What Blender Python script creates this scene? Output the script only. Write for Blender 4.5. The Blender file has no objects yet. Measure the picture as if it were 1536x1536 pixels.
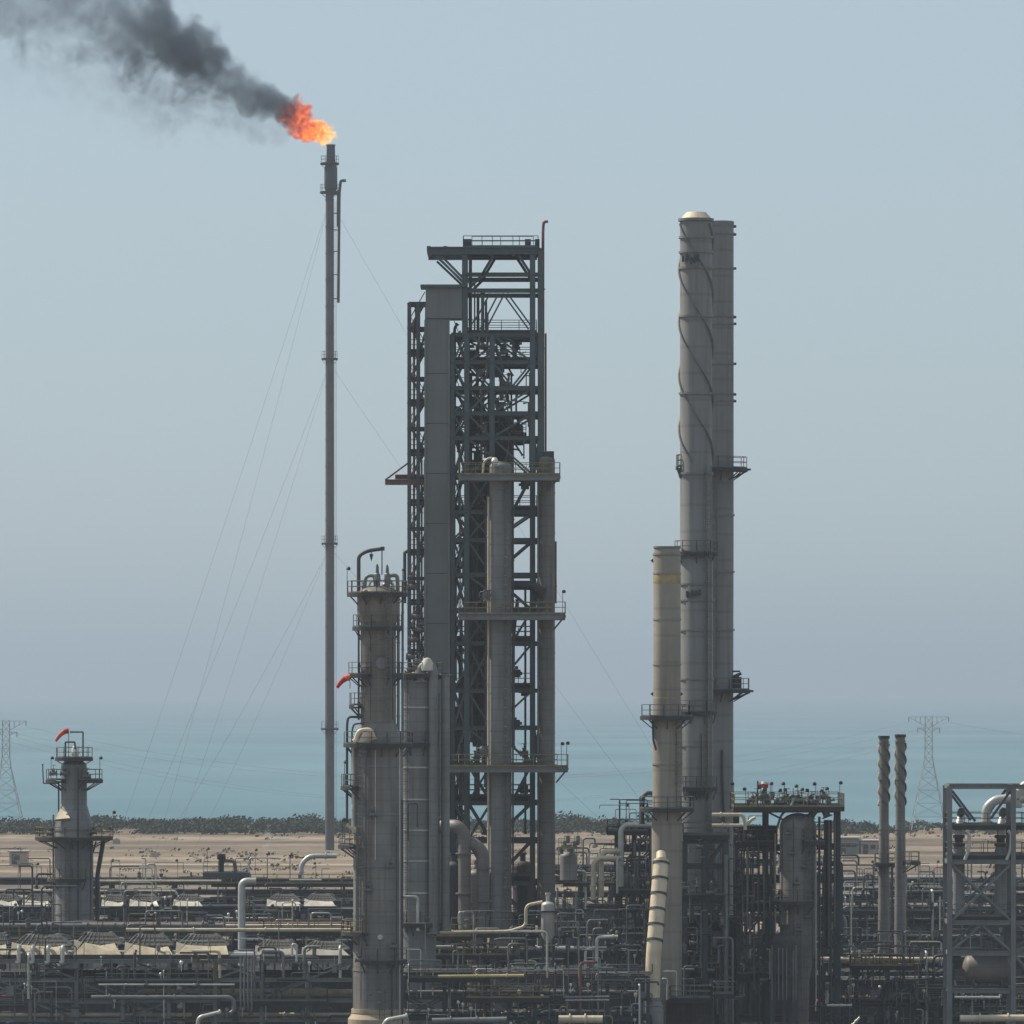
EXPOSURE = 0.25
SKY_STRENGTH = .094
SUN_ENERGY = 5.0
HAZE_COLOR = (.435, .495, .58, 1)
HAZE_DENSITY = .000115
SMOKE_DENSITY = .4
FLAME = .88
import bpy, math, random
from mathutils import Vector, Matrix, noise as mnoise
R = math.radians
random.seed(7)
scene = bpy.context.scene
col = scene.collection
CAM_H = 34.0
FPX = 10000.0          # focal length in units of 1/1536 of the frame width

def PX(px, Y): return (px - 768.0) * Y / FPX
def PZ(py, Y): return CAM_H - (py - 1040.0) * Y / FPX
def S(Y): return Y / FPX
def P(px, py, Y): return Vector((PX(px, Y), Y, PZ(py, Y)))

# ------------------------------------------------------------------ materials
MATS = {}
def mat(name, c, rough=.6, metal=0.0, var=.22, vs=.35, streak=None, samt=.5, ribs=0, bump=0.0, seam=0.0, spec=.4):
    m = bpy.data.materials.new(name); m.use_nodes = True
    nt = m.node_tree; N = nt.nodes; L = nt.links
    b = N['Principled BSDF']
    b.inputs['Roughness'].default_value = rough; b.inputs['Metallic'].default_value = metal
    b.inputs['Specular IOR Level'].default_value = spec
    tc = N.new('ShaderNodeTexCoord')
    n1 = N.new('ShaderNodeTexNoise'); n1.inputs['Scale'].default_value = vs; n1.inputs['Detail'].default_value = 6
    L.new(tc.outputs['Object'], n1.inputs['Vector'])
    rp = N.new('ShaderNodeValToRGB')
    rp.color_ramp.elements[0].position = .3; rp.color_ramp.elements[1].position = .72
    rp.color_ramp.elements[0].color = tuple(x * (1 - var) for x in c) + (1,)
    rp.color_ramp.elements[1].color = tuple(min(1, x * (1 + var)) for x in c) + (1,)
    L.new(n1.outputs['Fac'], rp.inputs['Fac'])
    out = rp.outputs['Color']
    if streak:
        mp = N.new('ShaderNodeMapping'); mp.inputs['Scale'].default_value = (2.2, 2.2, .12)
        L.new(tc.outputs['Object'], mp.inputs['Vector'])
        n2 = N.new('ShaderNodeTexNoise'); n2.inputs['Scale'].default_value = 1.0; n2.inputs['Detail'].default_value = 5
        L.new(mp.outputs[0], n2.inputs['Vector'])
        r2 = N.new('ShaderNodeValToRGB'); r2.color_ramp.elements[0].position = .5; r2.color_ramp.elements[1].position = .75
        r2.color_ramp.elements[0].color = (0, 0, 0, 1); r2.color_ramp.elements[1].color = (samt, samt, samt, 1)
        L.new(n2.outputs['Fac'], r2.inputs['Fac'])
        mx = N.new('ShaderNodeMix'); mx.data_type = 'RGBA'
        L.new(r2.outputs['Color'], mx.inputs[0]); L.new(out, mx.inputs[6]); mx.inputs[7].default_value = tuple(streak) + (1,)
        out = mx.outputs[2]
    if seam:                      # overlapping sheets of insulation jacket
        w = N.new('ShaderNodeTexWave'); w.wave_type = 'BANDS'; w.bands_direction = 'Z'
        w.inputs['Scale'].default_value = seam; w.inputs['Distortion'].default_value = 0.0
        L.new(tc.outputs['Object'], w.inputs['Vector'])
        r3 = N.new('ShaderNodeValToRGB'); r3.color_ramp.elements[0].position = 0; r3.color_ramp.elements[1].position = .06
        r3.color_ramp.elements[0].color = (.84, .84, .84, 1); r3.color_ramp.elements[1].color = (1, 1, 1, 1)
        L.new(w.outputs['Fac'], r3.inputs['Fac'])
        mm = N.new('ShaderNodeMix'); mm.data_type = 'RGBA'; mm.blend_type = 'MULTIPLY'; mm.inputs[0].default_value = 1
        L.new(out, mm.inputs[6]); L.new(r3.outputs['Color'], mm.inputs[7]); out = mm.outputs[2]
    L.new(out, b.inputs['Base Color'])
    if ribs or bump:
        bp = N.new('ShaderNodeBump'); bp.inputs['Strength'].default_value = .5 if ribs else bump; bp.inputs['Distance'].default_value = .06
        if ribs:
            w = N.new('ShaderNodeTexWave'); w.wave_type = 'BANDS'; w.bands_direction = 'X'; w.inputs['Scale'].default_value = ribs
            L.new(tc.outputs['Object'], w.inputs['Vector']); L.new(w.outputs['Fac'], bp.inputs['Height'])
        else:
            n3 = N.new('ShaderNodeTexNoise'); n3.inputs['Scale'].default_value = 3; L.new(tc.outputs['Object'], n3.inputs['Vector'])
            L.new(n3.outputs['Fac'], bp.inputs['Height'])
        L.new(bp.outputs['Normal'], b.inputs['Normal'])
    MATS[name] = m
    return m

RUST = (.11, .06, .04)
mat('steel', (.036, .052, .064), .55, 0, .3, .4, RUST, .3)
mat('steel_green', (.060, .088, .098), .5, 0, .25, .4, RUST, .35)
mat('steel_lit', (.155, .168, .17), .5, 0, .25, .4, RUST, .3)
mat('grating', (.032, .033, .036), .7, 0, .3, .8)
mat('railing_grey', (.12, .12, .11), .6, 0, .3, .8)
mat('railing_yellow', (.22, .18, .085), .6, 0, .35, 1.2, RUST, .5)
mat('cladding', (.170, .186, .186), .55, 0, .12, .15, (.12, .11, .09), .25, ribs=5)
mat('vessel_brown', (.178, .168, .155), .55, 0, .25, .3, (.09, .065, .05), .75, seam=.32)
mat('vessel_grey', (.19, .194, .196), .5, 0, .22, .25, (.11, .09, .07), .65, seam=.3)
mat('vessel_drum', (.165, .152, .142), .55, 0, .2, .3, RUST, .45, seam=.35)
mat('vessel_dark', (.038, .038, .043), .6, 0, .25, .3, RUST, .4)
mat('stack_grey', (.195, .194, .192), .6, 0, .14, .12, (.11, .10, .09), .6, seam=.128)
mat('stack_cream', (.265, .24, .20), .6, 0, .18, .2, (.15, .10, .07), .6, seam=.128)
mat('band_yellow', (.32, .245, .12), .65, 0, .3, .8, (.30, .22, .15), .7)
mat('flare_paint', (.085, .083, .092), .6, 0, .25, .25, (.15, .10, .09), .4)
mat('pipe_silver', (.47, .47, .44), .42, .25, .18, .8, (.3, .26, .2), .4)
mat('pipe_grey', (.17, .176, .18), .5, .1, .2, .8, RUST, .35)
mat('pipe_dark', (.048, .054, .062), .55, 0, .25, .8, RUST, .4)
mat('pipe_cream', (.56, .48, .35), .5, 0, .18, .8, (.34, .24, .15), .45)
mat('pipe_yellow', (.50, .43, .20), .5, 0, .2, .8, (.3, .2, .1), .4)
mat('pipe_rust', (.16, .09, .07), .65, 0, .3, .8)
mat('duct_cream', (.64, .53, .38), .5, 0, .14, 1.0, (.40, .29, .18), .4)
mat('sheet_tan', (.46, .39, .275), .55, 0, .3, .5, (.25, .18, .11), .7)
mat('sheet_pale', (.52, .48, .41), .5, 0, .3, .5, (.28, .23, .17), .7)
mat('hood_dark', (.075, .072, .066), .7, 0, .3, .7, (.12, .10, .075), .4)
mat('concrete', (.30, .275, .24), .8, 0, .15, .6, (.2, .17, .14), .4, bump=.3)
mat('fireproof', (.36, .29, .21), .8, 0, .15, .5, (.22, .16, .11), .5)
mat('white_metal', (.75, .74, .70), .35, .3, .1, 2)
mat('lamp_body', (.03, .032, .036), .5, 0, .1, 2)
mat('valve_body', (.15, .15, .15), .5, .3, .3, 2, RUST, .4)
mat('valve_red', (.22, .06, .04), .55, 0, .3, 2)
mat('sock_orange', (.62, .11, .05), .8, 0, .15, 2)
mat('sock_white', (.72, .70, .66), .8, 0, .1, 2)
mat('sock_red', (.42, .03, .025), .8, 0, .15, 2)
mat('wire', (.05, .05, .055), .6, 0, .1, 2)
mat('pylon_steel', (.32, .335, .35), .6, .2, .2, .5)
mat('wall_grey', (.20, .20, .195), .8, 0, .12, .4, (.15, .13, .11), .4)
mat('wall_pink', (.40, .29, .25), .8, 0, .12, .4, (.3, .22, .18), .4)
mat('roof_grey', (.30, .29, .27), .8, 0, .15, .4)
mat('window_dark', (.03, .035, .04), .15, 0, .1, 1)
mat('bark', (.07, .055, .04), .9, 0, .3, 2)

# ------------------------------------------------------------------ object bookkeeping
def tag(o, label=None, cat=None, group=None, kind=None):
    if label: o['label'] = label
    if cat: o['category'] = cat
    if group: o['group'] = group
    if kind: o['kind'] = kind
    return o

def thing(name, label, cat, loc, group=None):
    o = bpy.data.objects.new(name, None); col.objects.link(o)
    o.empty_display_size = .5
    o.location = loc
    return tag(o, label, cat, group)

def world_origin(o):
    v = Vector((0, 0, 0))
    while o is not None:
        v += o.location; o = o.parent
    return v

class MB:
    """collects boxes, bars, tubes and lathed shells in world metres"""
    def __init__(s): s.v = []; s.f = []; s.sm = []; s.cuts = []
    def cut(s):
        s.cuts.append((len(s.v), len(s.f))); return s
    def add(s, vs, fs, smooth=False):
        k = len(s.v); s.v += [tuple(v) for v in vs]
        for f in fs: s.f.append(tuple(i + k for i in f)); s.sm.append(smooth)
    def box(s, cx, cy, cz, sx, sy, sz):
        x, y, z = sx / 2, sy / 2, sz / 2
        s.add([(cx - x, cy - y, cz - z), (cx + x, cy - y, cz - z), (cx + x, cy + y, cz - z), (cx - x, cy + y, cz - z),
               (cx - x, cy - y, cz + z), (cx + x, cy - y, cz + z), (cx + x, cy + y, cz + z), (cx - x, cy + y, cz + z)],
              [(0, 3, 2, 1), (4, 5, 6, 7), (0, 1, 5, 4), (1, 2, 6, 5), (2, 3, 7, 6), (3, 0, 4, 7)])
        return s
    def bar(s, p, q, w, h=None, up=(0, 0, 1)):
        h = h or w; p = Vector(p); q = Vector(q); d = q - p
        if d.length < 1e-6: return s
        d.normalize(); u = Vector(up)
        if abs(d.dot(u)) > .98: u = Vector((0, 1, 0))
        a = d.cross(u).normalized() * (w / 2); b = a.cross(d).normalized() * (h / 2)
        s.add([p - a - b, p + a - b, p + a + b, p - a + b, q - a - b, q + a - b, q + a + b, q - a + b],
              [(0, 1, 2, 3), (7, 6, 5, 4), (0, 4, 5, 1), (1, 5, 6, 2), (2, 6, 7, 3), (3, 7, 4, 0)])
        return s
    def ibeam(s, p, q, w, h, t=.03, up=(0, 0, 1)):
        p = Vector(p); q = Vector(q); d = (q - p).normalized(); u = Vector(up)
        if abs(d.dot(u)) > .98: u = Vector((0, 1, 0))
        a = d.cross(u).normalized(); b = a.cross(d).normalized()
        t = max(t, .05)
        s.bar(p + b * (h / 2 - t / 2), q + b * (h / 2 - t / 2), w, t, up)
        s.bar(p - b * (h / 2 - t / 2), q - b * (h / 2 - t / 2), w, t, up)
        s.bar(p, q, t * .7, h - 2 * t, up)
        return s
    def tube(s, pts, r, n=10, caps=True):
        pts = [Vector(p) for p in pts]
        rs = r if isinstance(r, (list, tuple)) else [r] * len(pts)
        m = len(pts); tang = []
        for i in range(m):
            a = pts[max(i - 1, 0)]; b = pts[min(i + 1, m - 1)]
            if 0 < i < m - 1:
                t = (pts[i] - a).normalized() + (b - pts[i]).normalized()
                t = t if t.length > 1e-6 else (b - a)
            else: t = b - a
            tang.append(t.normalized())
        u = Vector((0, 0, 1)) if abs(tang[0].z) < .9 else Vector((0, 1, 0))
        vs = []; prev = None
        for i in range(m):
            t = tang[i]
            if prev is None: a = t.cross(u).normalized()
            else:
                a = prev - t * prev.dot(t); a.normalize()
            prev = a; b = t.cross(a).normalized()
            for k in range(n):
                an = 2 * math.pi * k / n
                vs.append(pts[i] + (a * math.cos(an) + b * math.sin(an)) * rs[i])
        fs = []
        for i in range(m - 1):
            for k in range(n):
                k2 = (k + 1) % n
                fs.append((i * n + k, i * n + k2, (i + 1) * n + k2, (i + 1) * n + k))
        s.add(vs, fs, True)
        if caps:
            s.add(vs[:n], [tuple(range(n - 1, -1, -1))]); s.add(vs[-n:], [tuple(range(n))])
        return s
    def lathe(s, prof, cx, cy, n=32, a0=0, a1=2 * math.pi):
        full = abs(a1 - a0) > 2 * math.pi - 1e-4
        runs = [[prof[0], prof[1]]]
        for i in range(2, len(prof)):
            d1 = Vector((prof[i - 1][0] - prof[i - 2][0], prof[i - 1][1] - prof[i - 2][1]))
            d2 = Vector((prof[i][0] - prof[i - 1][0], prof[i][1] - prof[i - 1][1]))
            if d1.length > 1e-6 and d2.length > 1e-6 and d1.angle(d2) < R(31): runs[-1].append(prof[i])
            else: runs.append([prof[i - 1], prof[i]])
        cols = n if full else n + 1
        for run in runs:
            vs = []
            for (r, z) in run:
                for k in range(cols):
                    an = a0 + (a1 - a0) * k / n
                    vs.append((cx + r * math.cos(an), cy + r * math.sin(an), z))
            fs = []
            for i in range(len(run) - 1):
                for k in range(n):
                    k2 = (k + 1) % cols
                    fs.append((i * cols + k, i * cols + k2, (i + 1) * cols + k2, (i + 1) * cols + k))
            s.add(vs, fs, True)
        return s
    def build(s, name, m, parent=None, label=None):
        if not s.v: return None
        if s.cuts:                # each marked piece becomes a mesh of its own
            cs = [c for c in s.cuts] + [(len(s.v), len(s.f))]; o = None
            if cs[0][1] > 0: cs = [(0, 0)] + cs
            for (v0, f0), (v1, f1) in zip(cs[:-1], cs[1:]):
                if f1 == f0: continue
                q = MB(); q.v = s.v[v0:v1]; q.f = [tuple(i - v0 for i in f) for f in s.f[f0:f1]]; q.sm = s.sm[f0:f1]; o = q.build(name, m, parent)
            return o
        me = bpy.data.meshes.new(name)
        if parent is not None: o0 = world_origin(parent)
        else:
            xs = [v[0] for v in s.v]; ys = [v[1] for v in s.v]; zs = [v[2] for v in s.v]
            o0 = Vector(((min(xs) + max(xs)) / 2, (min(ys) + max(ys)) / 2, min(zs)))
        me.from_pydata([(v[0] - o0.x, v[1] - o0.y, v[2] - o0.z) for v in s.v], [], s.f)
        me.polygons.foreach_set('use_smooth', s.sm)
        me.materials.append(MATS[m] if isinstance(m, str) else m)
        o = bpy.data.objects.new(name, me); col.objects.link(o)
        if parent is not None: o.parent = parent
        else: o.location = o0
        if label: o['label'] = label
        return o

def fillet(pts, rad, n=6):
    pts = [Vector(p) for p in pts]; out = [pts[0]]
    for i in range(1, len(pts) - 1):
        a, b, c = pts[i - 1], pts[i], pts[i + 1]
        d1 = a - b; d2 = c - b
        if d1.length < 1e-6 or d2.length < 1e-6: continue
        r = min(rad, d1.length * .45, d2.length * .45)
        d1.normalize(); d2.normalize()
        p0 = b + d1 * r; p1 = b + d2 * r
        for k in range(n + 1):
            t = k / n
            out.append(p0 * (1 - t) ** 2 + b * 2 * t * (1 - t) + p1 * t ** 2)
    out.append(pts[-1]); return out

# ------------------------------------------------------------------ reusable parts
def rail_line(mb, pts, h=1.1, closed=False, r=.032, step=1.5):
    pts = [Vector(p) for p in pts]
    seq = pts + ([pts[0]] if closed else [])
    for a, b in zip(seq[:-1], seq[1:]):
        for zz in (h, h * .55):
            mb.bar(a + Vector((0, 0, zz)), b + Vector((0, 0, zz)), r * 2)
        mb.bar(a + Vector((0, 0, .08)), b + Vector((0, 0, .08)), .03, .16)
        k = max(1, int((b - a).length / step))
        for i in range(k + 1):
            p = a.lerp(b, i / k); mb.bar(p, p + Vector((0, 0, h)), r * 2)

def ring_platform(root, cx, cy, z, r0, r1, a0=0., a1=360., rail='railing_grey', brackets=True, name='platform', h=1.1):
    a0, a1 = R(a0), R(a1)
    full = abs(a1 - a0) > 6.28
    n = max(8, int(32 * abs(a1 - a0) / 6.283))
    d = MB(); d.lathe([(r0, z - .12), (r1, z - .12), (r1, z + .02), (r0, z + .02), (r0, z - .12)], cx, cy, n, a0, a1)
    d.lathe([(r1, z - .3), (r1 + .04, z - .3), (r1 + .04, z + .05), (r1, z + .05)], cx, cy, n, a0, a1)
    deck = d.build(name, 'grating', root)
    rl = MB(); m = max(3, int(abs(a1 - a0) * r1 / 1.3))
    pts = [(cx + (r1 - .05) * math.cos(a0 + (a1 - a0) * k / m), cy + (r1 - .05) * math.sin(a0 + (a1 - a0) * k / m), z) for k in range(m + 1)]
    if not full:
        pts = [(cx + r0 * math.cos(a0), cy + r0 * math.sin(a0), z)] + pts + [(cx + r0 * math.cos(a1), cy + r0 * math.sin(a1), z)]
    rail_line(rl, pts, h, False, .03, 1.4)
    rl.build('railing', rail, deck)
    if brackets:
        b = MB(); k = max(3, int(abs(a1 - a0) * r1 / 1.8))
        for i in range(k + 1):
            an = a0 + (a1 - a0) * i / k; c, s_ = math.cos(an), math.sin(an); b.cut()
            b.bar((cx + r0 * c, cy + r0 * s_, z - .2), (cx + r1 * c, cy + r1 * s_, z - .2), .12, .16)
            b.bar((cx + r0 * c, cy + r0 * s_, z - 1.1), (cx + (r1 - .1) * c, cy + (r1 - .1) * s_, z - .25), .09)
        b.build('bracket', 'steel', deck)
    return deck

def box_platform(root, x0, x1, y0, y1, z, rail='railing_grey', name='platform', knee=None, h=1.1, ybeam=True):
    d = MB(); d.box((x0 + x1) / 2, (y0 + y1) / 2, z - .05, x1 - x0, y1 - y0, .1)
    d.ibeam((x0, y0 + .08, z - .26), (x1, y0 + .08, z - .26), .16, .32)
    d.ibeam((x0, y1 - .08, z - .26), (x1, y1 - .08, z - .26), .16, .32)
    for x in (x0 + .08, x1 - .08): d.ibeam((x, y0, z - .24), (x, y1, z - .24), .16, .28)
    deck = d.build(name, 'grating', root)
    r = MB(); rail_line(r, [(x0 + .05, y0 + .05, z), (x1 - .05, y0 + .05, z), (x1 - .05, y1 - .05, z), (x0 + .05, y1 - .05, z)], h, True)
    r.build('railing', rail, deck)
    if knee is not None:       # brace from the outer edge down to x = knee
        b = MB(); xo = x0 if abs(x0 - knee) > abs(x1 - knee) else x1
        for y in (y0 + .15, y1 - .15): b.cut().bar((xo, y, z - .3), (knee, y, z - .3 - abs(xo - knee) * .8), .12)
        b.build('bracket', 'steel', deck)
    return deck

def ladder(root, x, y, z0, z1, cage=True, w=.45, m='railing_grey', axis='x'):
    b = MB(); ax = Vector((1, 0, 0)) if axis == 'x' else Vector((0, 1, 0))
    c = Vector((x, y, 0))
    for s_ in (-1, 1): b.bar(c + ax * s_ * w / 2 + Vector((0, 0, z0)), c + ax * s_ * w / 2 + Vector((0, 0, z1)), .06)
    k = int((z1 - z0) / .45)
    for i in range(k):
        z = z0 + .45 * (i + .5); b.bar(c - ax * w / 2 + Vector((0, 0, z)), c + ax * w / 2 + Vector((0, 0, z)), .04)
    l = b.build('ladder', m, root)
    if cage and z1 - z0 > 4:
        g = MB(); k = int((z1 - z0 - 2.3) / .9)
        out = Vector((0, -1, 0)) if axis == 'x' else Vector((-1, 0, 0))
        for i in range(k + 1):
            z = z0 + 2.3 + .9 * i
            pts = [c + ax * .35 * math.cos(t) + out * .7 * math.sin(t) + Vector((0, 0, z)) for t in [math.pi * j / 5 for j in range(6)]]
            for p, q in zip(pts[:-1], pts[1:]): g.bar(p, q, .05, .04)
        for j in (1, 2, 3, 4):
            t = math.pi * j / 5; p = c + ax * .35 * math.cos(t) + out * .7 * math.sin(t)
            g.bar(p + Vector((0, 0, z0 + 2.3)), p + Vector((0, 0, z1)), .035)
        g.build('cage', m, l)
    return l

def floodlight(root, x, y, z, h=1.9, dx=.12):
    b = MB(); b.bar((x, y, z), (x, y, z + h), .05)
    p = b.build('lamp_post', 'lamp_body', root)
    c = MB(); c.lathe([(.0, z + h + .02), (.15, z + h + .05), (.19, z + h + .2), (.12, z + h + .33), (0, z + h + .36)], x + dx, y, 10)
    c.box(x + dx * .5, y, z + h + .08, .25, .1, .08)
    c.build('lamp_head', 'lamp_body', p)

def flange(mb, p, d, r, th=.12):
    d = Vector(d).normalized(); p = Vector(p); mb.tube([p - d * th / 2, p + d * th / 2], r * 1.45, 12)

def valve(root, p, d, r, wheel='valve_body', up=(0, 0, 1)):
    """gate valve: two flanges, body, bonnet, spindle and handwheel"""
    p = Vector(p); d = Vector(d).normalized(); u = Vector(up)
    b = MB()
    for s_ in (-1, 1): flange(b, p + d * s_ * r * 1.7, d, r, .1)
    b.tube([p - d * r * 1.7, p - d * r * .8, p, p + d * r * .8, p + d * r * 1.7], [r, r * 1.05, r * 1.35, r * 1.05, r], 10)
    b.tube([p, p + u * r * 2.0, p + u * r * 2.1, p + u * r * 2.4], [r * .8, r * .7, r * 1.05, r * 1.05], 8)
    b.tube([p + u * r * 2.4, p + u * r * 4.4], r * .16, 6)
    o = b.build('valve', 'valve_body', root)
    w = MB(); c = p + u * r * 4.2; a = d; e = u.cross(d)
    ring = [c + (a * math.cos(t) + e * math.sin(t)) * r * 1.25 for t in [2 * math.pi * k / 12 for k in range(13)]]
    w.tube(ring, r * .14, 6, False)
    for t in (0, math.pi / 2): w.bar(c + (a * math.cos(t) + e * math.sin(t)) * r * 1.2, c - (a * math.cos(t) + e * math.sin(t)) * r * 1.2, r * .18)
    w.build('handwheel', wheel, o)

def pipe(label, pts, r, m='pipe_grey', bend=None, group=None, flanges=(), valves=(), parent=None, name='process_pipe', n=10, cat='pipe', wheel='valve_body', shoes=False):
    """one pipe run = one thing; flanges / valves given as positions 0..1 along a segment: (segment, t)"""
    b = MB(); pts = [Vector(p) for p in pts]
    b.tube(fillet(pts, bend if bend is not None else r * 3.2), r, n)
    fl = MB()
    for (i, t) in flanges:
        flange(fl, pts[i].lerp(pts[i + 1], t), pts[i + 1] - pts[i], r)
    if parent is None:
        o = b.build(name, m); tag(o, label, cat, group)
    else: o = b.build(name, m, parent)
    if fl.v: fl.build('flange', m, o)
    for (i, t) in valves:
        d = pts[i + 1] - pts[i]
        valve(o, pts[i].lerp(pts[i + 1], t), d, r, wheel, (0, 0, 1) if abs(d.normalized().z) < .7 else (0, -1, 0))
    return o

def steel_frame(root, xs, ys, zs, cw=.35, bw=.35, brace='', mcol='steel', mbeam='steel', bt=.18, faces=('front', 'back'), skip=(), isect=True, decks=(), sidebrace='X'):
    """columns, one floor frame per level, one brace panel per bay; brace: one letter per bay (X / \\ A V K -), cycled per level"""
    for i, x in enumerate(xs):
        for j, y in enumerate(ys):
            b = MB()
            (b.ibeam if isect else b.bar)((x, y, zs[0]), (x, y, zs[-1]), cw, cw)
            for z in zs[1:]: b.box(x, y, z, cw * 1.25, cw * 1.25, .06)
            c = b.build('column', mcol, root)
    for z in zs[1:]:
        b = MB()
        for y in ys: (b.ibeam if isect else b.bar)((xs[0], y, z), (xs[-1], y, z), bw * .6, bw)
        for x in xs: b.bar((x, ys[0], z), (x, ys[-1], z), bw * .5, bw * .9)
        b.build('floor_frame', mbeam, root)
    if brace:
        q = 0
        for k in range(len(zs) - 1):
            z0, z1 = zs[k] + bw * .4, zs[k + 1] - bw * .4
            for i in range(len(xs) - 1):
                t = brace[q % len(brace)]; q += 1
                if t == '-' or (k, i) in skip: continue
                b = MB()
                for fi, y in (('front', ys[0] + .05), ('back', ys[-1] - .05)):
                    if fi not in faces: continue
                    b.cut()
                    a = Vector((xs[i] + cw * .4, y, z0)); c = Vector((xs[i + 1] - cw * .4, y, z1))
                    d = Vector((xs[i] + cw * .4, y, z1)); e = Vector((xs[i + 1] - cw * .4, y, z0))
                    mx = (xs[i] + xs[i + 1]) / 2; top = Vector((mx, y, z1)); bot = Vector((mx, y, z0))
                    midl = Vector((xs[i], y, (z0 + z1) / 2)); midr = Vector((xs[i + 1], y, (z0 + z1) / 2))
                    if t == 'X': b.bar(a, c, bt); b.bar(d + Vector((0, .1, 0)), e + Vector((0, .1, 0)), bt)
                    if t == '/': b.bar(a, c, bt)
                    if t == '\\': b.bar(d, e, bt)
                    if t == 'A': b.bar(a, top, bt); b.bar(e, top, bt)
                    if t == 'V': b.bar(d, bot, bt); b.bar(c, bot, bt)
                    if t == 'K': b.bar(a, midr, bt); b.bar(d, midr, bt)
                b.build('brace', mbeam, root)
    for (k, i0, i1, rail) in decks:
        box_platform(root, xs[i0], xs[i1], ys[0] - .25, ys[-1] + .25, zs[k] + bw * .5 + .33, rail)
    return root

ORD = ['first', 'second', 'third', 'fourth', 'fifth', 'sixth', 'seventh', 'eighth', 'ninth', 'tenth', 'eleventh', 'twelfth', 'thirteenth', 'fourteenth']
# ------------------------------------------------------------------ camera
cd = bpy.data.cameras.new('camera'); cam = bpy.data.objects.new('camera', cd); col.objects.link(cam)
cam.location = (0, 0, CAM_H); cam.rotation_euler = (R(90), 0, 0)
cd.sensor_width = 36; cd.lens = 36 * FPX / 1536.0; cd.shift_y = 272 / 1536.0
cd.clip_start = 1; cd.clip_end = 120000
scene.camera = cam
scene.view_settings.view_transform = 'Standard'; scene.view_settings.look = 'None'
scene.view_settings.gamma = 1; scene.view_settings.exposure = EXPOSURE

# ------------------------------------------------------------------ light
SUN_EL, SUN_AZ = 49.0, -62.0     # azimuth from +Y (away from the camera) towards +X
w = bpy.data.worlds.new('World'); scene.world = w; w.use_nodes = True
nt = w.node_tree; bg = nt.nodes['Background']
sky = nt.nodes.new('ShaderNodeTexSky'); sky.sky_type = 'NISHITA'; sky.sun_disc = False
sky.sun_elevation = R(SUN_EL); sky.sun_rotation = R(SUN_AZ)
sky.altitude = 0; sky.air_density = 1.0; sky.dust_density = 0.6; sky.ozone_density = 3.0
thick = nt.nodes.new('ShaderNodeMix'); thick.data_type = 'RGBA'; thick.inputs[0].default_value = .72      # dust laden air evens the clear sky out
nt.links.new(sky.outputs['Color'], thick.inputs[6]); thick.inputs[7].default_value = (4.25, 5.22, 5.90, 1)
nt.links.new(thick.outputs[2], bg.inputs['Color']); bg.inputs['Strength'].default_value = SKY_STRENGTH
sl = bpy.data.lights.new('sun', 'SUN'); sl.energy = SUN_ENERGY; sl.angle = R(.5); sl.color = (1, .91, .76)
so = bpy.data.objects.new('sun', sl); col.objects.link(so)
a, e = R(SUN_AZ), R(SUN_EL)
sdir = Vector((math.sin(a) * math.cos(e), math.cos(a) * math.cos(e), math.sin(e)))
so.rotation_euler = (-sdir).to_track_quat('-Z', 'Y').to_euler(); so.location = (-300, 900, 400)

# ------------------------------------------------------------------ ground and sea
def ground_material():
    m = bpy.data.materials.new('desert_sand'); m.use_nodes = True; nt = m.node_tree; N = nt.nodes; L = nt.links
    b = N['Principled BSDF']; b.inputs['Roughness'].default_value = .9; b.inputs['Specular IOR Level'].default_value = .15
    tc = N.new('ShaderNodeTexCoord')
    def noise(sc, det, rough=.6):
        mp = N.new('ShaderNodeMapping'); mp.inputs['Scale'].default_value = sc; L.new(tc.outputs['Object'], mp.inputs['Vector'])
        n = N.new('ShaderNodeTexNoise'); n.inputs['Scale'].default_value = 1; n.inputs['Detail'].default_value = det; n.inputs['Roughness'].default_value = rough
        L.new(mp.outputs[0], n.inputs['Vector']); return n.outputs['Fac']
    def ramp(f, stops):
        r = N.new('ShaderNodeValToRGB'); L.new(f, r.inputs['Fac'])
        while len(r.color_ramp.elements) < len(stops): r.color_ramp.elements.new(.5)
        for el, (p, c) in zip(r.color_ramp.elements, stops): el.position = p; el.color = tuple(c) + (1,)
        return r.outputs['Color']
    big = ramp(noise((.007, .021, 1), 8, .62), [(.34, (.075, .062, .05)), (.46, (.15, .115, .085)), (.56, (.225, .175, .13)), (.7, (.32, .255, .19))])
    fine = ramp(noise((.15, .1, 1), 6, .7), [(.3, (.72, .72, .72)), (.7, (1.2, 1.2, 1.2))])
    scrub = ramp(noise((.12, .07, 1), 6, .65), [(.53, (0, 0, 0)), (.62, (1, 1, 1))])
    mm = N.new('ShaderNodeMix'); mm.data_type = 'RGBA'; mm.blend_type = 'MULTIPLY'; mm.inputs[0].default_value = 1
    L.new(big, mm.inputs[6]); L.new(fine, mm.inputs[7])
    m2 = N.new('ShaderNodeMix'); m2.data_type = 'RGBA'; L.new(scrub, m2.inputs[0]); L.new(mm.outputs[2], m2.inputs[6]); m2.inputs[7].default_value = (.13, .115, .08, 1)
    L.new(m2.outputs[2], b.inputs['Base Color'])
    return m
SHORE = 1712.0
g = MB()
ys = [-800, 300, 900, 1500, 1690, SHORE, 1760, 3000, 70000]; zs = [0, 0, 0, 0, 0, -.55, -4, -12, -12]
xs = [-40000, -3000, -600, -300, 0, 300, 600, 3000, 40000]
vs = [(x, y, z) for y, z in zip(ys, zs) for x in xs]; n = len(xs)
g.add(vs, [(j * n + i, j * n + i + 1, (j + 1) * n + i + 1, (j + 1) * n + i) for j in range(len(ys) - 1) for i in range(n - 1)])
MATS['sand'] = ground_material()
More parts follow.
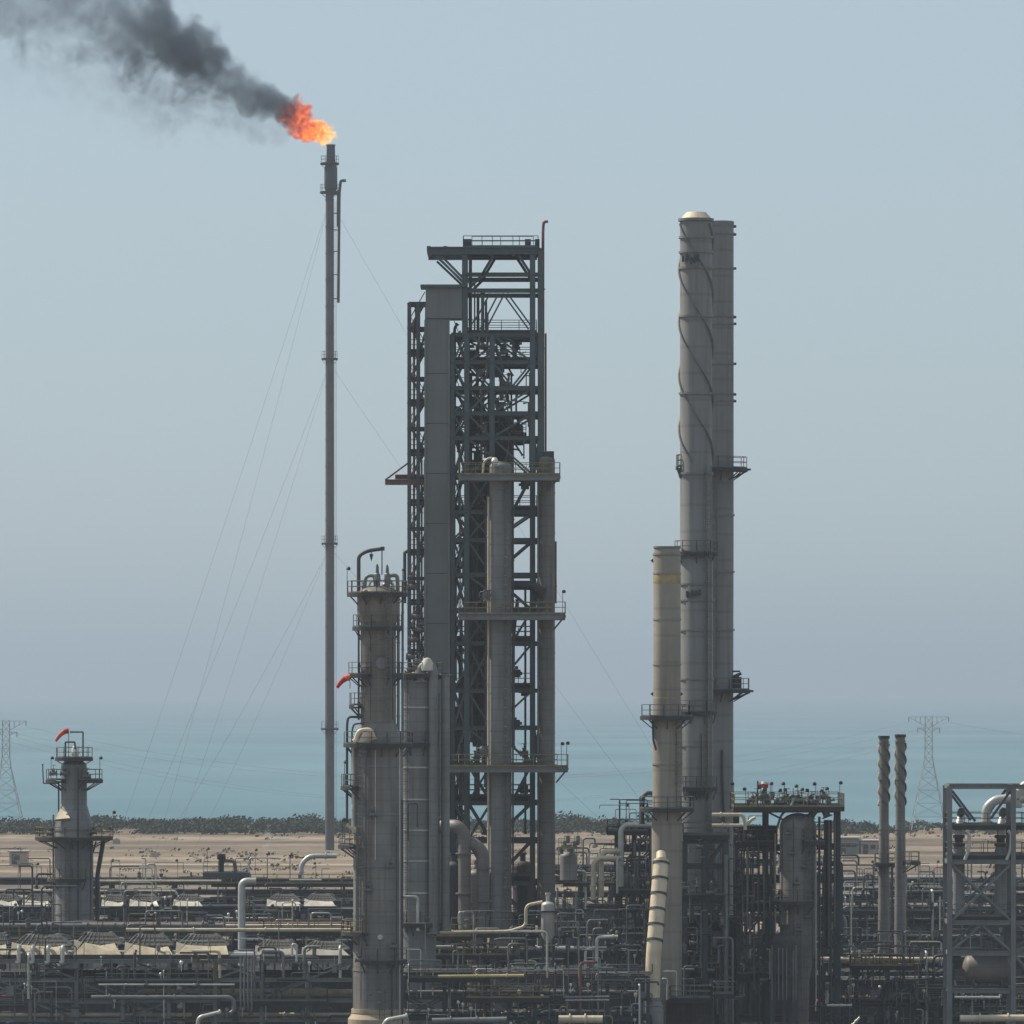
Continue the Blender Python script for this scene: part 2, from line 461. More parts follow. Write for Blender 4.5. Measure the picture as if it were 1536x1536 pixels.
go = g.build('ground', 'sand'); tag(go, 'pale tan desert ground between the plant and the sea', 'ground', kind='structure')

def sea_material():
    m = bpy.data.materials.new('sea_water'); m.use_nodes = True; nt = m.node_tree; N = nt.nodes; L = nt.links
    b = N['Principled BSDF']; b.inputs['Roughness'].default_value = .55; b.inputs['Specular IOR Level'].default_value = .28
    tc = N.new('ShaderNodeTexCoord'); mp = N.new('ShaderNodeMapping'); mp.inputs['Scale'].default_value = (.004, .0022, 1)
    L.new(tc.outputs['Object'], mp.inputs['Vector'])
    nz = N.new('ShaderNodeTexNoise'); nz.inputs['Scale'].default_value = 1; nz.inputs['Detail'].default_value = 7; L.new(mp.outputs[0], nz.inputs['Vector'])
    r = N.new('ShaderNodeValToRGB'); L.new(nz.outputs['Fac'], r.inputs['Fac'])
    r.color_ramp.elements[0].position = .35; r.color_ramp.elements[0].color = (.066, .142, .178, 1)
    r.color_ramp.elements[1].position = .68; r.color_ramp.elements[1].color = (.11, .205, .240, 1)
    L.new(r.outputs['Color'], b.inputs['Base Color'])
    n2 = N.new('ShaderNodeTexNoise'); n2.inputs['Scale'].default_value = .35; n2.inputs['Detail'].default_value = 4; L.new(tc.outputs['Object'], n2.inputs['Vector'])
    bp = N.new('ShaderNodeBump'); bp.inputs['Strength'].default_value = .6; bp.inputs['Distance'].default_value = .5; L.new(n2.outputs['Fac'], bp.inputs['Height']); L.new(bp.outputs['Normal'], b.inputs['Normal'])
    return m
MATS['sea'] = sea_material()
g = MB(); xs = [-40000, -2000, -400, 0, 400, 2000, 40000]
def shore(x): return SHORE + 14 * mnoise.noise(Vector((x * .02, .3, 0))) + 6
yrows = [0, 60, 400, 3000, 68000]
cols_ = [-40000, -6000] + [-600 + 12 * i for i in range(101)] + [6000, 40000]
vs = [(x, SHORE - 14 if j == 0 else SHORE + yrows[j], -.35) for j in range(5) for x in cols_]; n = len(cols_)
g.add(vs, [(j * n + i, j * n + i + 1, (j + 1) * n + i + 1, (j + 1) * n + i) for j in range(4) for i in range(n - 1)])
tag(g.build('sea', 'sea'), 'hazy blue green sea reaching to the horizon', 'sea', kind='structure')

# plant pad (paving colour darkened to stand in for shade) and the tracks in the sand
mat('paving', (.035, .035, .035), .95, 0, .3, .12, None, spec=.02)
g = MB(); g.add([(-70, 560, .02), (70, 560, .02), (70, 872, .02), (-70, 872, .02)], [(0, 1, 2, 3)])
tag(g.build('plant_paving', 'paving'), 'dark paving under the plant, shade put into its colour', 'paving', kind='structure')
mat('road_dust', (.34, .28, .22), .95, 0, .12, .08, spec=.05)
mat('road_tar', (.11, .11, .112), .9, 0, .15, .08, spec=.05)
for (nm, lab, m_, y0, y1, wob, z_) in (('dirt_road', 'pale dirt road running level across the sand', 'road_dust', 1318, 1327, 3, .012),
                                  ('asphalt_road', 'dark asphalt road crossing behind the plant', 'road_tar', 1128, 1142, 1, .016),
                                  ('dirt_track', 'narrow pale track in the sand nearer the plant', 'road_dust', 990, 998, 2, .014)):
    g = MB(); k = 60; vs = []
    for i in range(k + 1):
        x = -400 + 800 * i / k; d = wob * math.sin(i * .35); vs += [(x, y0 + d, z_), (x, y1 + d, z_)]
    g.add(vs, [(2 * i, 2 * i + 2, 2 * i + 3, 2 * i + 1) for i in range(k)])
    tag(g.build(nm, m_), lab, 'road', kind='structure')

# ------------------------------------------------------------------ vegetation along the shore
def foliage_material(nm, c):
    m = bpy.data.materials.new(nm); m.use_nodes = True; nt = m.node_tree; N = nt.nodes; L = nt.links
    b = N['Principled BSDF']; b.inputs['Roughness'].default_value = .8; b.inputs['Specular IOR Level'].default_value = .15
    gi = N.new('ShaderNodeNewGeometry'); r = N.new('ShaderNodeValToRGB'); L.new(gi.outputs['Random Per Island'], r.inputs['Fac'])
    r.color_ramp.elements[0].color = tuple(x * .7 for x in c) + (1,); r.color_ramp.elements[1].color = tuple(x * 1.3 for x in c) + (1,)
    L.new(r.outputs['Color'], b.inputs['Base Color']); MATS[nm] = m
foliage_material('leaf', (.040, .052, .038))
def leaf_clump(mb, c, rx, ry, rz, k, sz, rng):
    for i in range(k):
        while True:
            q = Vector((rng.uniform(-1, 1), rng.uniform(-1, 1), rng.uniform(-.6, 1)))
            if .25 < q.length < 1: break
        p = Vector((c[0] + q.x * rx, c[1] + q.y * ry, c[2] + q.z * rz))
        u = Vector((rng.gauss(0, 1), rng.gauss(0, 1), rng.gauss(0, 1))).normalized(); v = u.orthogonal().normalized()
        s_ = sz * rng.uniform(.5, 1.3); w_ = u.cross(v)
        mb.add([p - v * s_, p + w_ * s_ * .6, p + v * s_, p - w_ * s_ * .6], [(0, 1, 2, 3)])
rng = random.Random(3)
b = MB()
def treeline(px0, px1, k, hmin, hmax):
    for i in range(k):
        px = rng.uniform(px0, px1); Y = rng.uniform(1600, 1690)
        h = rng.uniform(hmin, hmax) * (1 + .7 * mnoise.noise(Vector((px * .025, 0, 0))))
        x = PX(px, Y)
        for c in range(3):
            leaf_clump(b, (x + rng.uniform(-2.5, 2.5), Y + rng.uniform(-2, 2), h * rng.uniform(.3, .6)), rng.uniform(2, 4.5), 2.5, h * rng.uniform(.35, .55), 60, .42, rng)
treeline(-60, 260, 80, 1.4, 3.3); treeline(230, 520, 75, 1.9, 3.6); treeline(500, 990, 110, 1.8, 3.6); treeline(990, 1580, 40, .7, 1.5); treeline(-640, -50, 120, 1.5, 3.3); treeline(1570, 2000, 30, .8, 1.8)
tag(b.build('treeline', 'leaf'), 'low dark green scrub woodland along the shore', 'treeline', kind='stuff')
b = MB(); rng = random.Random(9)
for i in range(2600):
    x, Y = rng.uniform(-135, 135), rng.uniform(960, 1640)
    if mnoise.noise(Vector((x * .012, Y * .011, 5))) + .45 * mnoise.noise(Vector((x * .05, Y * .03, 1))) < rng.uniform(-.05, .3): continue
    h = rng.uniform(.25, .9); leaf_clump(b, (x, Y, h * .4), h * rng.uniform(.8, 2.2), h * 1.2, h * .5, 9, h * .45, rng)
foliage_material('dry_leaf', (.095, .08, .05))
tag(b.build('desert_scrub', 'dry_leaf'), 'low dry scrub dotted over the sand', 'scrub', kind='stuff')
def shrub(px, Y, h, wd, label):
    root = thing('shrub', label, 'shrub', (PX(px, Y), Y, 0), 'scattered shrubs at the sea edge')
    t = MB(); x = PX(px, Y)
    for k in range(4):
        an = k * 1.7; t.tube([(x, Y, -.1), (x + .25 * math.cos(an), Y + .25 * math.sin(an), h * .3), (x + wd * .35 * math.cos(an), Y + wd * .3 * math.sin(an), h * .62)], [.09, .06, .03], 5)
    t.build('trunk', 'bark', root)
    c = MB(); rg = random.Random(int(px * 7))
    for k in range(5):
        leaf_clump(c, (x + rg.uniform(-.4, .4) * wd, Y + rg.uniform(-.4, .4) * wd, h * rg.uniform(.45, .7)), wd * .35, wd * .35, h * .32, 60, .3, rg)
    c.build('crown', 'leaf', root)
for px, Y, h, wd, lab in ((1268, 1660, 3.0, 4.5, 'small dark shrub at the sea edge beside the tall dark pipes of the domed vessel'),
                          (1286, 1655, 2.6, 6.5, 'wide low shrub on the sand left of the twin thin stacks'),
                          (1303, 1650, 2.0, 3.2, 'small round shrub on the sand just left of the twin thin stacks'),
                          (1381, 1655, 2.7, 6, 'wide shrub on the sand at the left foot of the lattice pylon'),
                          (1399, 1660, 1.7, 2.5, 'tiny shrub on the sand right at the pylon foot'),
                          (1412, 1652, 2.3, 4, 'shrub between the lattice pylon and the right hand steel frame'),
                          (1436, 1655, 2.2, 4, 'shrub seen through the right hand steel frame, beyond its first duct'),
                          (1470, 1652, 2.2, 5, 'shrub seen through the middle of the right hand steel frame')):
    shrub(px, Y, h, wd, lab)

# ------------------------------------------------------------------ low buildings on the sand
def hut(name, label, px0, px1, pyb, hh, m, wins, dep=9):
    Y = CAM_H * FPX / (pyb - 1040.0); x0, x1 = PX(px0, Y), PX(px1, Y)
    root = thing(name, label, 'building', ((x0 + x1) / 2, Y, 0))
    b = MB(); b.box((x0 + x1) / 2, Y + dep / 2, hh / 2 - .1, x1 - x0, dep, hh + .2); b.build('wall', m, root)
    b = MB(); b.box((x0 + x1) / 2, Y + dep / 2, hh + .22, x1 - x0 + .7, dep + .7, .24); b.build('roof', 'roof_grey', root)
    for k in range(wins):
        x = x0 + (x1 - x0) * (k + .7) / (wins + .6)
        f = MB(); f.box(x, Y - .03, hh * .58, 1.3, .1, 1.1); f = f.build('window', 'roof_grey', root)
        q = MB(); q.box(x, Y - .07, hh * .58, 1.08, .06, .9); q.build('pane', 'window_dark', f)
    d = MB(); d.box(x0 + 1.0, Y - .03, 1.05, 1.0, .09, 2.1); d.build('door', 'steel', root)
hut('control_building', 'low grey flat roofed building on the sand right of the domed vessel', 1258, 1289, 1281, 3.2, 'wall_grey', 3)
hut('site_building', 'pinkish flat roofed building on the sand left of the twin thin stacks', 1291, 1330, 1281, 2.6, 'wall_pink', 3)
hut('gate_house', 'small pale flat roofed hut on the sand at the far left', 14, 40, 1297, 2.4, 'wall_pink', 1, 6)

# ------------------------------------------------------------------ lattice pylons and lines
def pylon(px, Y, h, label):
    x = PX(px, Y); root = thing('transmission_tower', label, 'pylon', (x, Y, 0), 'lattice pylons carrying the power line')
    def hw(z):     # half width of the body
        t = z / h
        return 3.6 * (1 - t / .62) + .95 if t < .62 else .95 - .25 * (t - .62)
    zs = [0, 3.6, 7, 10.2, 13.2, 15.8, 18.2, 20.4, 22.4, 24.3, 26.2, h]
    for sx in (-1, 1):
        for sy in (-1, 1):
            b = MB()
            for z0, z1 in zip(zs[:-1], zs[1:]): b.bar((x + sx * hw(z0), Y + sy * hw(z0), z0), (x + sx * hw(z1), Y + sy * hw(z1), z1), .10)
            b.build('leg', 'pylon_steel', root)
    b = MB()
    for z0, z1 in zip(zs[:-1], zs[1:]):
        for (ax, ay, bx, by) in ((-1, -1, 1, -1), (1, -1, 1, 1), (1, 1, -1, 1), (-1, 1, -1, -1)):
            h0, h1 = hw(z0), hw(z1)
            b.bar((x + ax * h0, Y + ay * h0, z0), (x + bx * h1, Y + by * h1, z1), .055); b.bar((x + bx * h0, Y + by * h0, z0), (x + ax * h1, Y + ay * h1, z1), .055)
            b.bar((x + ax * h1, Y + ay * h1, z1), (x + bx * h1, Y + by * h1, z1), .055)
    b.build('lattice_body', 'pylon_steel', root)
    for (z, half, rise) in ((h - .2, 4.9, 2.3), (h - 2.9, 2.7, .8)):
        for sx in (-1, 1):
            b = MB(); tip = Vector((x + sx * half, Y, z))
            for sy in (-1, 1):
                b.bar((x + sx * .8, Y + sy * .8, z), tip, .08); b.bar((x + sx * .85, Y + sy * .85, z - rise), tip, .08)
                for t in (.3, .6): b.bar((x + sx * (.8 + t * (half - .8)), Y + sy * .8 * (1 - t), z), (x + sx * (.85 + t * (half - .85)), Y + sy * .85 * (1 - t), z - rise * (1 - t)), .07)
            a_ = b.build('cross_arm', 'pylon_steel', root)
            c = MB(); c.tube([tip, tip - Vector((0, 0, 1.2))], .12, 6); c.build('insulator', 'pylon_steel', a_)
    return x
YP = 1640
xr = pylon(1393, YP, 28.4, 'pale lattice pylon standing by the sea right of the twin thin stacks')
xl = pylon(9, YP, 27.4, 'pale lattice pylon standing by the sea at the left frame edge')
def cable(label, p, q, sag, name='power_line', cat='power line', r=.024, group=None, k=28):
    p, q = Vector(p), Vector(q); b = MB()
    b.tube([p.lerp(q, i / k) - Vector((0, 0, sag * 4 * (i / k) * (1 - i / k))) for i in range(k + 1)], r, 5)
    tag(b.build(name, 'wire' if cat != 'power line' else 'pylon_steel'), label, cat, group)
for (dz, half, sag, l) in ((-1.4, 4.9, 13.5, 'outer upper'), (-4.1, 2.7, 16.5, 'lower')):
    for sx, nm in ((-1, 'left arm tips'), (1, 'right arm tips')):
        cable(f'{l} power line across the sea between the {nm} of the two pylons', (xl + sx * half, YP, 27.2 + dz), (xr + sx * half, YP, 28.2 + dz), sag, group='power lines over the sea')
cable('power line leaving the right pylon towards the right frame edge', (xr + 4.9, YP, 26.8), (xr + 190, YP - 20, 26), 8, group='power lines over the sea')

# ------------------------------------------------------------------ flare stack
YF = 1446.0; SF = S(YF)
fx = PX(494.5, YF)
flare = thing('flare_stack', 'very tall slender guyed flare stack burning at its tip', 'flare stack', (fx, YF, 0))
ftop = PZ(219, YF)
b = MB(); zz = [PZ(p, YF) for p in (1276, 1093, 815, 538, 290)]
b.lathe([(.98, 0), (.98, zz[1]), (.93, zz[2]), (.9, zz[3]), (.88, zz[4])], fx + .0, YF, 20)
for p in range(300, 1270, 40): b.lathe([(.88, PZ(p, YF)), (1.03, PZ(p, YF)), (1.03, PZ(p, YF) + .12), (.88, PZ(p, YF) + .12)], fx, YF, 20)
b.build('stack_shaft', 'flare_paint', flare)
b = MB(); tx = PX(498, YF)
b.lathe([(.95, PZ(290, YF)), (1.42, PZ(282, YF)), (1.42, PZ(252, YF)), (1.15, PZ(247, YF)), (.98, PZ(240, YF)), (.9, ftop), (1.0, ftop), (1.0, ftop + .3), (.75, ftop + .3), (.7, ftop - 1)], (tx + fx) / 2, YF, 20)
b.build('flare_tip', 'steel', flare)
for p, r1 in ((245, 2.0), (288, 2.1), (538, 1.75), (815, 1.75), (1093, 1.9)):
    ring_platform(flare, fx, YF, PZ(p, YF), 1.0, r1, 0, 360, 'railing_grey', h=1.6)
pipe(None, [P(519, 271, YF), P(511, 271, YF), P(509, 290, YF), P(507.5, 454, YF)], .32, 'pipe_dark', 1.0, parent=flare, name='riser_pipe')
pipe(None, [P(506.5, 285, YF), P(506.2, 340, YF)], .16, 'pipe_dark', 1.0, parent=flare, name='riser_pipe')
b = MB()
for p in (292, 320, 345, 377, 412, 448): b.cut().bar(P(495, p, YF), P(508, p, YF), .2)
b.build('pipe_bracket', 'steel', flare)
ladder(flare, fx + 1.2, YF - .6, PZ(1270, YF), PZ(300, YF), False)
# guy wires: three bearings, three levels
for (py, nm) in ((300, 'highest'), (545, 'middle'), (822, 'lowest')):
    z = PZ(py, YF)
    for (px, dy, nm2) in ((150, 60, 'to the far left anchor'), (255, -62, 'to the near left anchor'), (1075, 30, 'down to the right behind the towers')):
        hz = 1.0 if py == 300 else (.9 if py == 545 else .78)
        gx = fx + (PX(px, YF) - fx) * hz
        cable(f'{nm} flare stack guy wire running {nm2}', (fx, YF, z), (gx, YF + dy, .3), 1.6, 'guy_wire', 'guy wire', .02, 'guy wires of the flare stack', 14)
        if nm == 'highest':
            bb = MB(); bb.box(gx, YF + dy, .5, 1.6, 1.6, 1.1); bb.box(gx, YF + dy, 1.15, .5, .5, .3)
            tag(bb.build('anchor_block', 'concrete'), f'concrete guy wire anchor block {nm2.replace("to the ", "at the ").replace("down to the right", "on the sand")}', 'anchor block', 'guy wire anchors')

# ------------------------------------------------------------------ volumes: haze, smoke, flame
def vol_mat(nm):
    m = bpy.data.materials.new(nm); m.use_nodes = True; nt = m.node_tree
    for n_ in list(nt.nodes): nt.nodes.remove(n_)
    out = nt.nodes.new('ShaderNodeOutputMaterial'); pv = nt.nodes.new('ShaderNodeVolumePrincipled'); pv.inputs['Density Attribute'].default_value = ''
    nt.links.new(pv.outputs['Volume'], out.inputs['Volume']); MATS[nm] = m
    return m, nt, pv
m, nt, pv = vol_mat('haze_air')
pv.inputs['Color'].default_value = HAZE_COLOR; pv.inputs['Density'].default_value = HAZE_DENSITY; pv.inputs['Anisotropy'].default_value = .25
b = MB(); b.box(0, 34500, 108, 90000, 71000, 244)
tag(b.build('haze', 'haze_air'), 'thin pale sea haze filling the air', 'haze', kind='stuff')

def expr(nt):
    N, L = nt.nodes, nt.links
    def M(op, a, b_=None, c=None, clamp=False):
        n_ = N.new('ShaderNodeMath'); n_.operation = op; n_.use_clamp = clamp
        for i, x in enumerate((a, b_, c)):
            if x is None: continue
            if isinstance(x, (int, float)): n_.inputs[i].default_value = x
            else: L.new(x, n_.inputs[i])
        return n_.outputs[0]
    def curve(f, pts):
        n_ = N.new('ShaderNodeFloatCurve'); cv = n_.mapping.curves[0]
        while len(cv.points) < len(pts): cv.points.new(.5, .5)
        for p, (x, y) in zip(cv.points, pts): p.location = (x, y); p.handle_type = 'AUTO'
        n_.mapping.update(); L.new(f, n_.inputs['Value']); return n_.outputs[0]
    def noise(vec, sc, det, rough=.55, outp='Fac'):
        n_ = N.new('ShaderNodeTexNoise'); n_.inputs['Scale'].default_value = sc; n_.inputs['Detail'].default_value = det; n_.inputs['Roughness'].default_value = rough
        L.new(vec, n_.inputs['Vector']); return n_.outputs[outp]
    def smooth(x, lo, hi):
        n_ = N.new('ShaderNodeMapRange'); n_.interpolation_type = 'SMOOTHSTEP'; L.new(x, n_.inputs['Value'])
        n_.inputs['From Min'].default_value = lo; n_.inputs['From Max'].default_value = hi; return n_.outputs['Result']
    def vec(op, a, b_):
        n_ = N.new('ShaderNodeVectorMath'); n_.operation = op
        for i, x in enumerate((a, b_)):
            if isinstance(x, (int, float)):
                if op == 'SCALE': n_.inputs['Scale'].default_value = x
            elif isinstance(x, tuple): n_.inputs[i].default_value = x
            else: L.new(x, n_.inputs[i])
        return n_.outputs[0]
    return M, curve, noise, smooth, vec

# smoke: axis (px, py, radius px, relative density)
AX = [(438, 172, 24, .8), (390, 150, 40, 1.0), (335, 110, 56, 1.0), (275, 78, 78, .85), (215, 44, 100, .55), (140, 22, 98, .27), (40, 10, 90, .2), (-90, -20, 95, .14), (-260, -30, 105, 0)]
O = P(438, 170, YF); LEN = (438 + 260) * SF
m, nt, pv = vol_mat('black_smoke')
M, curve, noise, smooth, vec = expr(nt)
N, L = nt.nodes, nt.links
tc = N.new('ShaderNodeTexCoord')
w1 = vec('SCALE', vec('SUBTRACT', noise(tc.outputs['Object'], .11, 3, .5, 'Color'), (.5, .5, .5)), 7.0)
w2 = vec('SCALE', vec('SUBTRACT', noise(tc.outputs['Object'], .34, 3, .5, 'Color'), (.5, .5, .5)), 1.9)
pos = vec('ADD', tc.outputs['Object'], vec('ADD', w1, w2))
npos = vec('ADD', pos, (3.1, 7.7, 2.3))
sp = N.new('ShaderNodeSeparateXYZ'); L.new(pos, sp.inputs[0])
t = M('MULTIPLY', sp.outputs['X'], -1.0 / LEN, clamp=True)
ZMAX = 30.0
ts = [(438 - a_[0]) / 698.0 for a_ in AX]
zc = M('MULTIPLY', curve(t, [(tt, (170 - a_[1]) * SF / ZMAX) for tt, a_ in zip(ts, AX)]), ZMAX)
rc = M('MULTIPLY', curve(t, [(tt, a_[2] * SF / 20.0) for tt, a_ in zip(ts, AX)]), 20.0)
dc = curve(t, [(tt, a_[3]) for tt, a_ in zip(ts, AX)])
dz = M('SUBTRACT', sp.outputs['Z'], zc)
dist = M('DIVIDE', M('SQRT', M('ADD', M('MULTIPLY', dz, dz), M('MULTIPLY', sp.outputs['Y'], sp.outputs['Y']))), rc)
nz = noise(npos, .17, 6, .6)
core = smooth(M('ADD', M('SUBTRACT', 1.0, dist), M('MULTIPLY', M('SUBTRACT', nz, .53), M('MINIMUM', M('ADD', 1.3, M('MULTIPLY', t, 7.9)), 3.3))), .05, .7)
lump = M('ADD', .34, M('MULTIPLY', smooth(noise(npos, .085, 2), .36, .62), .85)); core = M('MULTIPLY', core, lump)
# thin torn veil under the main plume
dz2 = M('ADD', dz, M('MULTIPLY', rc, .95))
dist2 = M('DIVIDE', M('SQRT', M('ADD', M('MULTIPLY', dz2, dz2), M('MULTIPLY', sp.outputs['Y'], sp.outputs['Y']))), M('MULTIPLY', rc, 1.0))
veil = M('MULTIPLY', smooth(M('ADD', M('SUBTRACT', 1.0, dist2), M('MULTIPLY', M('SUBTRACT', noise(pos, .3, 5, .6), .53), 3.0)), .2, .9), .14)
dens = M('MULTIPLY', M('MULTIPLY', M('MAXIMUM', core, veil), dc), SMOKE_DENSITY)
L.new(dens, pv.inputs['Density']); pv.inputs['Color'].default_value = (.15, .195, .26, 1); pv.inputs['Anisotropy'].default_value = .2
b = MB(); b.tube([P(a_[0] + (4 if i == 0 else 0), a_[1] + a_[2] * .35, YF) for i, a_ in enumerate(AX)], [a_[2] * SF * 1.75 for a_ in AX], 20)
so_ = b.build('smoke', 'black_smoke')
me = so_.data; d_ = O - so_.location
for v_ in me.vertices: v_.co -= d_
so_.location = O
MATS['black_smoke'].cycles.volume_step_rate = .12
tag(so_, 'black smoke plume drifting left from the flare tip', 'smoke', kind='stuff')

# flame
FO = P(465, 186, YF)
m, nt, pv = vol_mat('flare_fire')
M, curve, noise, smooth, vec = expr(nt); N, L = nt.nodes, nt.links
tc = N.new('ShaderNodeTexCoord')
w1 = vec('SCALE', vec('SUBTRACT', noise(tc.outputs['Object'], .35, 4, .55, 'Color'), (.5, .5, .5)), 3.6)
pos = vec('ADD', tc.outputs['Object'], w1)
def ell(c, r, rot=0):
    v_ = vec('SUBTRACT', pos, c)
    if rot:
        n_ = N.new('ShaderNodeVectorRotate'); n_.rotation_type = 'Y_AXIS'; n_.inputs['Angle'].default_value = rot; L.new(v_, n_.inputs['Vector']); v_ = n_.outputs[0]
    v_ = vec('DIVIDE', v_, r); n_ = N.new('ShaderNodeVectorMath'); n_.operation = 'LENGTH'; L.new(v_, n_.inputs[0]); return M('SUBTRACT', 1.0, n_.outputs['Value'])
def c3(px, py): q = P(px, py, YF) - FO; return (q.x, 0, q.z)
f1 = ell(c3(466, 196), (5.4, 2.6, 2.6)); f2 = ell(c3(444, 173), (4.2, 2.6, 4.0), R(-18)); f3 = ell(c3(491, 206), (2.7, 1.5, 1.5), R(35))
f = M('MAXIMUM', M('MAXIMUM', f1, f2), f3)
nz = noise(pos, .55, 5, .6)
body = smooth(M('ADD', f, M('MULTIPLY', M('SUBTRACT', nz, .5), 1.1)), .0, .22)
sp = N.new('ShaderNodeSeparateXYZ'); L.new(tc.outputs['Object'], sp.inputs[0])
hot = M('ADD', M('ADD', M('MULTIPLY', sp.outputs['X'], .07), M('MULTIPLY', M('SUBTRACT', noise(pos, .75, 4, .6), .5), 2.3)), M('ADD', .46, M('MULTIPLY', sp.outputs['Z'], -.03)))
r_ = N.new('ShaderNodeValToRGB'); L.new(hot, r_.inputs['Fac'])
st = [(0, (.06, .02, .02)), (.22, (.30, .04, .018)), (.45, (.85, .10, .012)), (.66, (1.0, .26, .022)), (.84, (1.2, .62, .12)), (1, (1.1, .72, .22))]
while len(r_.color_ramp.elements) < len(st): r_.color_ramp.elements.new(.5)
for el, (p_, c_) in zip(r_.color_ramp.elements, st): el.position = p_; el.color = c_ + (1,)
L.new(M('MULTIPLY', body, .75), pv.inputs['Density']); pv.inputs['Color'].default_value = (.05, .03, .03, 1)
pv.inputs['Absorption Color'].default_value = (0, 0, 0, 1)
L.new(r_.outputs['Color'], pv.inputs['Emission Color']); L.new(M('MULTIPLY', body, FLAME), pv.inputs['Emission Strength'])
b = MB()
b.tube([P(508, 208, YF), P(498, 207, YF), P(480, 197, YF), P(460, 184, YF), P(440, 172, YF), P(420, 168, YF), P(408, 168, YF)], [x * SF for x in (8, 22, 34, 44, 46, 36, 16)], 18)
fo = b.build('flame', 'flare_fire'); d_ = FO - fo.location
for v_ in fo.data.vertices: v_.co -= d_
fo.location = FO
MATS['flare_fire'].cycles.volume_step_rate = .2
tag(fo, 'orange gas flame blowing left from the flare stack tip', 'flame')
def head(r, z, k=.5, n=8):       # elliptical top head profile from the shell edge to the pole
    return [(r * math.cos(math.pi / 2 * i / n), z + k * r * math.sin(math.pi / 2 * i / n)) for i in range(n + 1)]
def rings(prof_r, zs, cx, cy, dr=.06, h=.14, n=32):
    b = MB()
    for z in zs: b.cut().lathe([(prof_r, z), (prof_r + dr, z), (prof_r + dr, z + h), (prof_r, z + h)], cx, cy, n)
    return b
def vpipe(root, px, Y, py0, py1, rpx, m='pipe_grey', jog=None, nm='pipe'):
    """vertical pipe as a part, with clamps"""
    r = rpx * S(Y)
    b = MB(); pts = [P(px, py1, Y), P(px, py0, Y)] if jog is None else [P(px, py1, Y)] + [P(a_, b_, Y) for a_, b_ in jog] + [P(px, py0, Y)]
    b.tube(fillet(pts, r * 3), r, 10)
    for k in range(int(abs(py1 - py0) // 55)):
        z = PZ(py1 - 25 - 55 * k, Y); b.tube([(PX(px, Y), Y, z), (PX(px, Y), Y, z + .12)], r * 1.3, 10)
    return b.build(nm, m, root)
def ppart(root, pts, rpx, Y, m='pipe_grey', bend=3.0, nm='pipe', fl=True):
    r = rpx * S(Y); q = [P(a_, b_, Y) if len((a_, b_)) == 2 else a_ for a_, b_ in pts]
    b = MB(); b.tube(fillet(q, r * bend, 7), r, 12)
    if fl:
        flange(b, q[0], q[1] - q[0], r); flange(b, q[-1], q[-1] - q[-2], r)
    return b.build(nm, m, root)

# ================================================================== fractionator column (left of centre, in front)
Y = 590.0; s = S(Y); cx, cx2 = PX(566, Y), PX(567.5, Y)
t = thing('distillation_column', 'thick brown grey stepped column in front with davit and valves on top', 'column', (cx2, Y, 0))
ru, rl, zl = 26.5 * s, 37.5 * s, PZ(1114, Y)
b = MB(); b.lathe([(rl, PZ(1514, Y)), (rl, zl), (ru * 1.03, PZ(1086, Y)), (ru, PZ(1085, Y)), (ru, PZ(935, Y)), (ru * 1.2, PZ(925, Y)), (ru * 1.2, PZ(893, Y))] + head(ru * 1.2, PZ(893, Y), .45), cx2, Y, 40)
b.build('shell', 'vessel_brown', t)
rg = MB()
for p in (1150, 1222, 1300, 1372, 1456): rg.cut().lathe([(rl, PZ(p, Y)), (rl + .05, PZ(p, Y)), (rl + .05, PZ(p, Y) + .16), (rl, PZ(p, Y) + .16)], cx2, Y, 40)
for p in (960, 1000, 1045): rg.cut().lathe([(ru, PZ(p, Y)), (ru + .05, PZ(p, Y)), (ru + .05, PZ(p, Y) + .14), (ru, PZ(p, Y) + .14)], cx2, Y, 40)
rg.build('stiffener_ring', 'vessel_grey', t)
b = MB(); b.lathe([(rl + .5, 0), (rl + .48, PZ(1528, Y)), (rl + .08, PZ(1519, Y)), (rl + .18, PZ(1519, Y)), (rl + .18, PZ(1513, Y)), (rl, PZ(1513, Y))], cx2, Y, 40); b.build('skirt', 'fireproof', t)
ring_platform(t, cx, Y, PZ(890, Y), ru * 1.1, 45 * s, 0, 360, 'railing_yellow')
ring_platform(t, cx, Y, PZ(941, Y), ru, 37 * s, 150, 400)
ring_platform(t, cx, Y, PZ(1012, Y), ru, 44 * s, -170, -110); ring_platform(t, cx, Y, PZ(1012, Y), ru, 37 * s, -60, 30)
ring_platform(t, cx, Y, PZ(1058, Y), ru, 42 * s, 165, 215)
ring_platform(t, cx2, Y, PZ(1116, Y), rl, 52 * s, 130, 390)
ring_platform(t, cx2, Y, PZ(1180, Y), rl, 56 * s, 155, 222)
ring_platform(t, cx2, Y, PZ(1268, Y), rl, 60 * s, 150, 225)
ring_platform(t, cx2, Y, PZ(1398, Y), rl, 55 * s, 150, 245, 'railing_yellow')
ring_platform(t, cx2, Y, PZ(1440, Y), rl, 50 * s, 240, 330)
